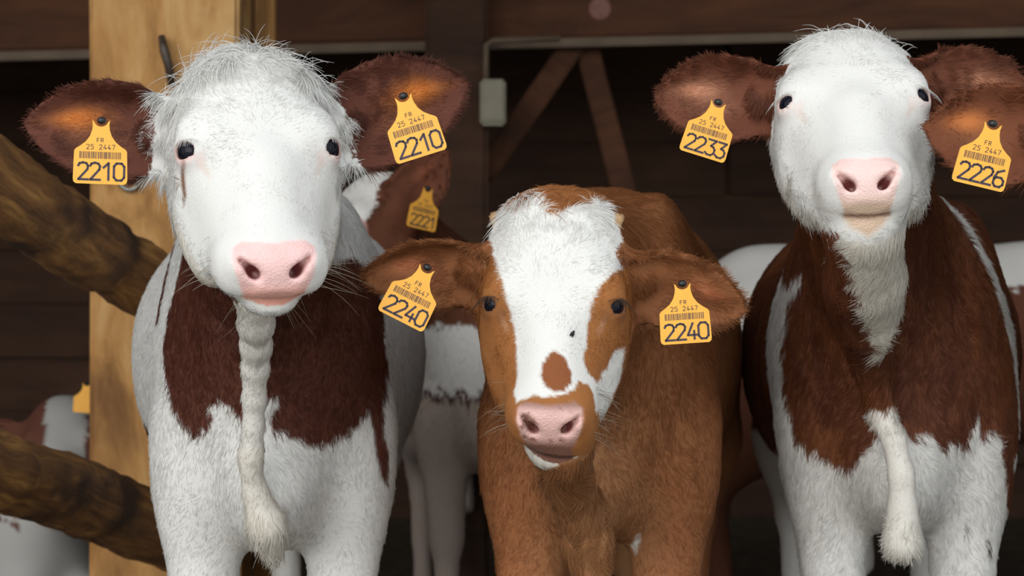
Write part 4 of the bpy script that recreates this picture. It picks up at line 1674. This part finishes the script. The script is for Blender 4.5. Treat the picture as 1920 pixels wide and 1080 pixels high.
def paint3(c, R):
    n = len(R['P'])
    nz = R['nz']
    P = R['P']
    rgb = np.tile(WHITE, (n, 1))
    y = P[:, 1]
    b = R['body']
    big = vnoise(P, 10, 62)
    wav = vnoise(P * np.array([1, 1, 0.35], F4), 42, 63) * 0.6 + vnoise(P * np.array([1, 1, 0.5], F4), 90, 64) * 0.4
    gold = np.clip(0.32 + 0.7 * wav + 0.5 * big, 0, 1)[:, None] * 0.75
    br = (BR3 * (1 - gold) + srgb(134, 80, 46) * gold) * (1 + 0.15 * nz[:, None])
    rgb = np.where(b[:, None], br, rgb)
    rgb = np.where(b[:, None], blend(rgb, WHITE, np.where(y < 0.40, sdp(c, R, lower3), P[:, 2] - 0.64) + nz * 0.008), rgb)
    side = (b & (y > 0.11) & (y < 0.36))[:, None]
    rgb = np.where(side, blend(rgb, WHITE, sdp(c, R, streakL) + nz * 0.005), rgb)
    rgb = np.where(side, blend(rgb, WHITE, sdp(c, R, streakR) + nz * 0.005), rgb)
    rgb = np.where((b & (y < 0.20) & (dewlap_d(c, P) < 0.040 + 0.006 * nz))[:, None], blend(rgb, WHITE * 0.5 + CREAM * 0.5, sdp(c, R, throat3) + nz * 0.006), rgb)
    for dirt in ([(1852, 1020), (1862, 1014), (1868, 1030), (1858, 1034)], [(1862, 1044), (1867, 1040), (1868, 1050), (1862, 1052)], [(1808, 1002), (1816, 982), (1820, 984), (1812, 1004)]):
        rgb = np.where((b & (y < 0.3))[:, None], blend(rgb, srgb(70, 58, 44), sdp(c, R, c.poly(dirt, 0.62)), 0.001), rgb)
    rgb = np.where((b & (dewlap_d(c, P) < 0.006) & (P[:, 2] < 0.76))[:, None], WHITE * 0.7 + CREAM * 0.3, rgb)
    q = R['q']
    rgb = np.where((R['head'] & (q[:, 2] < -0.11))[:, None], WHITE * 0.6 + CREAM * 0.4, rgb)
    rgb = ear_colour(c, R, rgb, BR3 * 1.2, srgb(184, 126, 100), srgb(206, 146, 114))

    def ln(R, L):
        dd = dewlap_d(c, R['P'])
        L = np.where(R['body'] & (dd < 0.03), 0.017, L)
        x, u, v = R['q'].T
        L = np.where(R['body'] & (R['P'][:, 1] < 0.45), np.maximum(L, 0.015), L)
        L = np.where(R['body'] & (dd < 0.012) & (R['P'][:, 2] < 0.73) & (R['P'][:, 2] > 0.60), 0.007, L)
        t = np.clip((-0.12 - u) / 0.05, 0, 1)
        L = np.where(R['head'], L * (1 - t) + 0.036 * (0.8 + 0.5 * vnoise(R['P'], 40, 78)) * t, L)
        L = np.where(R['head'] & (v < -0.10), 0.018, L)
        for k in range(2):
            a, b_, cc = c.eq(R['P'], k)
            m = (R['ear'] == k)
            edge = np.abs(b_) / np.maximum(np.interp(a, EAR_TAB[:, 0], EAR_TAB[:, 1]), 0.01)
            L = np.where(m & (edge > 0.7), 0.0115, L)
        return L

    def lift(R):
        u = R['q'][:, 1]
        return np.where(R['head'], 1 + 0.9 * np.clip((-0.13 - u) / 0.04, 0, 1), 1.0)
    return rgb, dict(len=ln, lift=lift, flyaway=0.03, pad=srgb(236, 202, 196), lip=srgb(208, 180, 156), rim=srgb(212, 176, 168), lipv=-0.097, mouth=srgb(112, 80, 66))


o3 = c3.build(paint3)
tag_props(o3, 'white-faced cow lifting its chin, brown chest with white throat, tag reading 2233', 'cow', 'cows at the barn front')
c3.add_eyes(lash=(0.78, 0.76, 0.73), lash_n=24)
c3.add_whiskers(40, (0.72, 0.66, 0.55), (0.015, 0.04))
c3.fur(330000)
ear_tag(c3, '2233', wp(1348, 190, 0.20), 17, 4, 6, 0.97, 'yellow ear tag reading 2233 on the ear beside the lifted white face')

# ---- cow 4: head mostly outside the frame on the right; its near ear is in view
c4 = Cow('cow', (1.30, 0.46), heading=-12, s=1.0, E=wp(2160, 268, 0.03), pitch=40, yaw=0, roll=0, hs=1.05,
         ears=[((-0.092, -0.100, -0.092), (-1, -0.04, 0.10), (-0.05, -1, -0.12), 1.0, 1.2),
               ((0.092, -0.100, -0.092), (1, 0.12, 0.1), (0.05, -1, -0.12), 1.1, 1.0)])


def paint4(c, R):
    n = len(R['P'])
    rgb = np.tile(WHITE, (n, 1))
    br = srgb(106, 62, 44)
    rgb = np.where((R['body'] & (vnoise(R['P'], 3.1, 5) + 0.2 * R['nz'] > -0.2))[:, None], br, rgb)
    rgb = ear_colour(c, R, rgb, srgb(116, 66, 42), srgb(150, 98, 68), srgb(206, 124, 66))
    return rgb, dict(pad=srgb(236, 202, 196))


o4 = c4.build(paint4, 0.0055, 0.02)
tag_props(o4, 'cow cut off by the right edge, brown ear with tag reading 2226', 'cow', 'cows at the barn front')
c4.add_eyes()
c4.fur(90000, 0.0005)
ear_tag(c4, '2226', wp(1863, 230, -0.015), 13, 4, 6, 1.02, 'yellow ear tag reading 2226 at the right edge')

# ---- cow 5: half hidden behind the two left cows, one tagged ear showing
c5 = Cow('cow', (-0.05, 2.02), heading=4, s=0.93, E=wp(632, 420, 1.93), pitch=42, yaw=-58, roll=0, hs=1.05,
         ears=[((-0.092, -0.100, -0.092), (-1, 0.1, 0.1), (0, -1, -0.1), 1.0, 1.0),
               ((0.075, -0.085, -0.085), (0.62, 0.05, 0.72), (0.35, -1, -0.05), 1.15, 0.95)], neck_r=0.9)


def paint5(c, R):
    n = len(R['P'])
    P = R['P']
    rgb = np.tile(WHITE, (n, 1))
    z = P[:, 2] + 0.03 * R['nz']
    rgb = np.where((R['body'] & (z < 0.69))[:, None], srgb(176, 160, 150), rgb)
    rgb = np.where((R['body'] & (z < 0.70) & (z > 0.68))[:, None], srgb(84, 62, 58), rgb)  # shaded crease above the leg, painted as a dark band
    rgb = np.where((R['body'] & (P[:, 0] < 0.16) & (z > 0.86))[:, None], srgb(110, 66, 44), rgb)
    rgb = np.where((R['head'] & (R['q'][:, 0] > 0.045) & (R['q'][:, 2] < -0.03))[:, None], srgb(110, 66, 44), rgb)
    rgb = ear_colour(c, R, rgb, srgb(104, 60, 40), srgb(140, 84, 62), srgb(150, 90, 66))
    return rgb, {}


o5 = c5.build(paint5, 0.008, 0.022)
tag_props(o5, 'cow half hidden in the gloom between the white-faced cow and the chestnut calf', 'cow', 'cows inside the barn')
c5.add_eyes()
c5.fur(45000, 0.0008)
ear_tag(c5, '2221', wp(803, 352, 1.86), 10, 38, 4, 1.12, 'blurred yellow ear tag on the dim ear behind the chestnut calf')

# ---- cow 6: standing sideways behind, only its white back shows
c6 = Cow('cow', (1.78, 2.55), heading=90, s=0.965, E=(2.05, 2.50, 1.12), pitch=45, yaw=90, hs=1.05,
         ears=[((-0.092, -0.100, -0.092), (0.1, -1, 0.1), (1, 0, -0.1), 1.0, 1.0), ((0.092, -0.100, -0.092), (0.1, 1, 0.1), (1, 0, -0.1), 1.0, 1.0)])


def paint6(c, R):
    rgb = np.tile(WHITE * 0.97, (len(R['P']), 1))
    P = R['P']
    m = P[:, 2] + 0.05 * R['nz'] + 0.06 * vnoise(P, 5, 15) < 0.82 + 0.14 * np.clip((P[:, 0] + 0.85) / 0.3, 0, 1)
    return np.where(m[:, None], srgb(104, 60, 42), rgb), {}


o6 = c6.build(paint6, 0.012, 0.024)
tag_props(o6, 'white-backed cow standing sideways behind, between chestnut calf and lifted white face', 'cow', 'cows inside the barn')
c6.add_eyes()

# ---- cow 7: lying in the dark behind the log rails
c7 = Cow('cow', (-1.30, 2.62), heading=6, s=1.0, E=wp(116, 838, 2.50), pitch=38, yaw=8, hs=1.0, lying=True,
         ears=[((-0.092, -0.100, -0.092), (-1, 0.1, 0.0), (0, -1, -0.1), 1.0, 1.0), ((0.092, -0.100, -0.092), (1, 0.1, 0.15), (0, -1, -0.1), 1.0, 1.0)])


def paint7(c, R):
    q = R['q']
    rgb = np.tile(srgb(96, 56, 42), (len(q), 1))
    rgb = np.where((R['head'] & (np.abs(q[:, 0] - 0.01) < 0.055 + 0.01 * R['nz']))[:, None], WHITE * 0.48, rgb)  # white blaze darkened in the colour for the gloom of the barn
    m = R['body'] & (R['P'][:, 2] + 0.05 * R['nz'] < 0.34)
    return np.where(m[:, None], WHITE * 0.55, rgb), {}  # the same gloom painted into the white low on the body


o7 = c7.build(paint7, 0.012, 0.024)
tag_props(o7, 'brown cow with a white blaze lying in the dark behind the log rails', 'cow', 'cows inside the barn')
c7.add_eyes()
ear_tag(c7, '', wp(163, 718, 2.42), 4, 0, 4, 0.9, 'dim yellow ear tag beside the golden post')
print('scene built in', round(time.time() - T0, 1), 's')
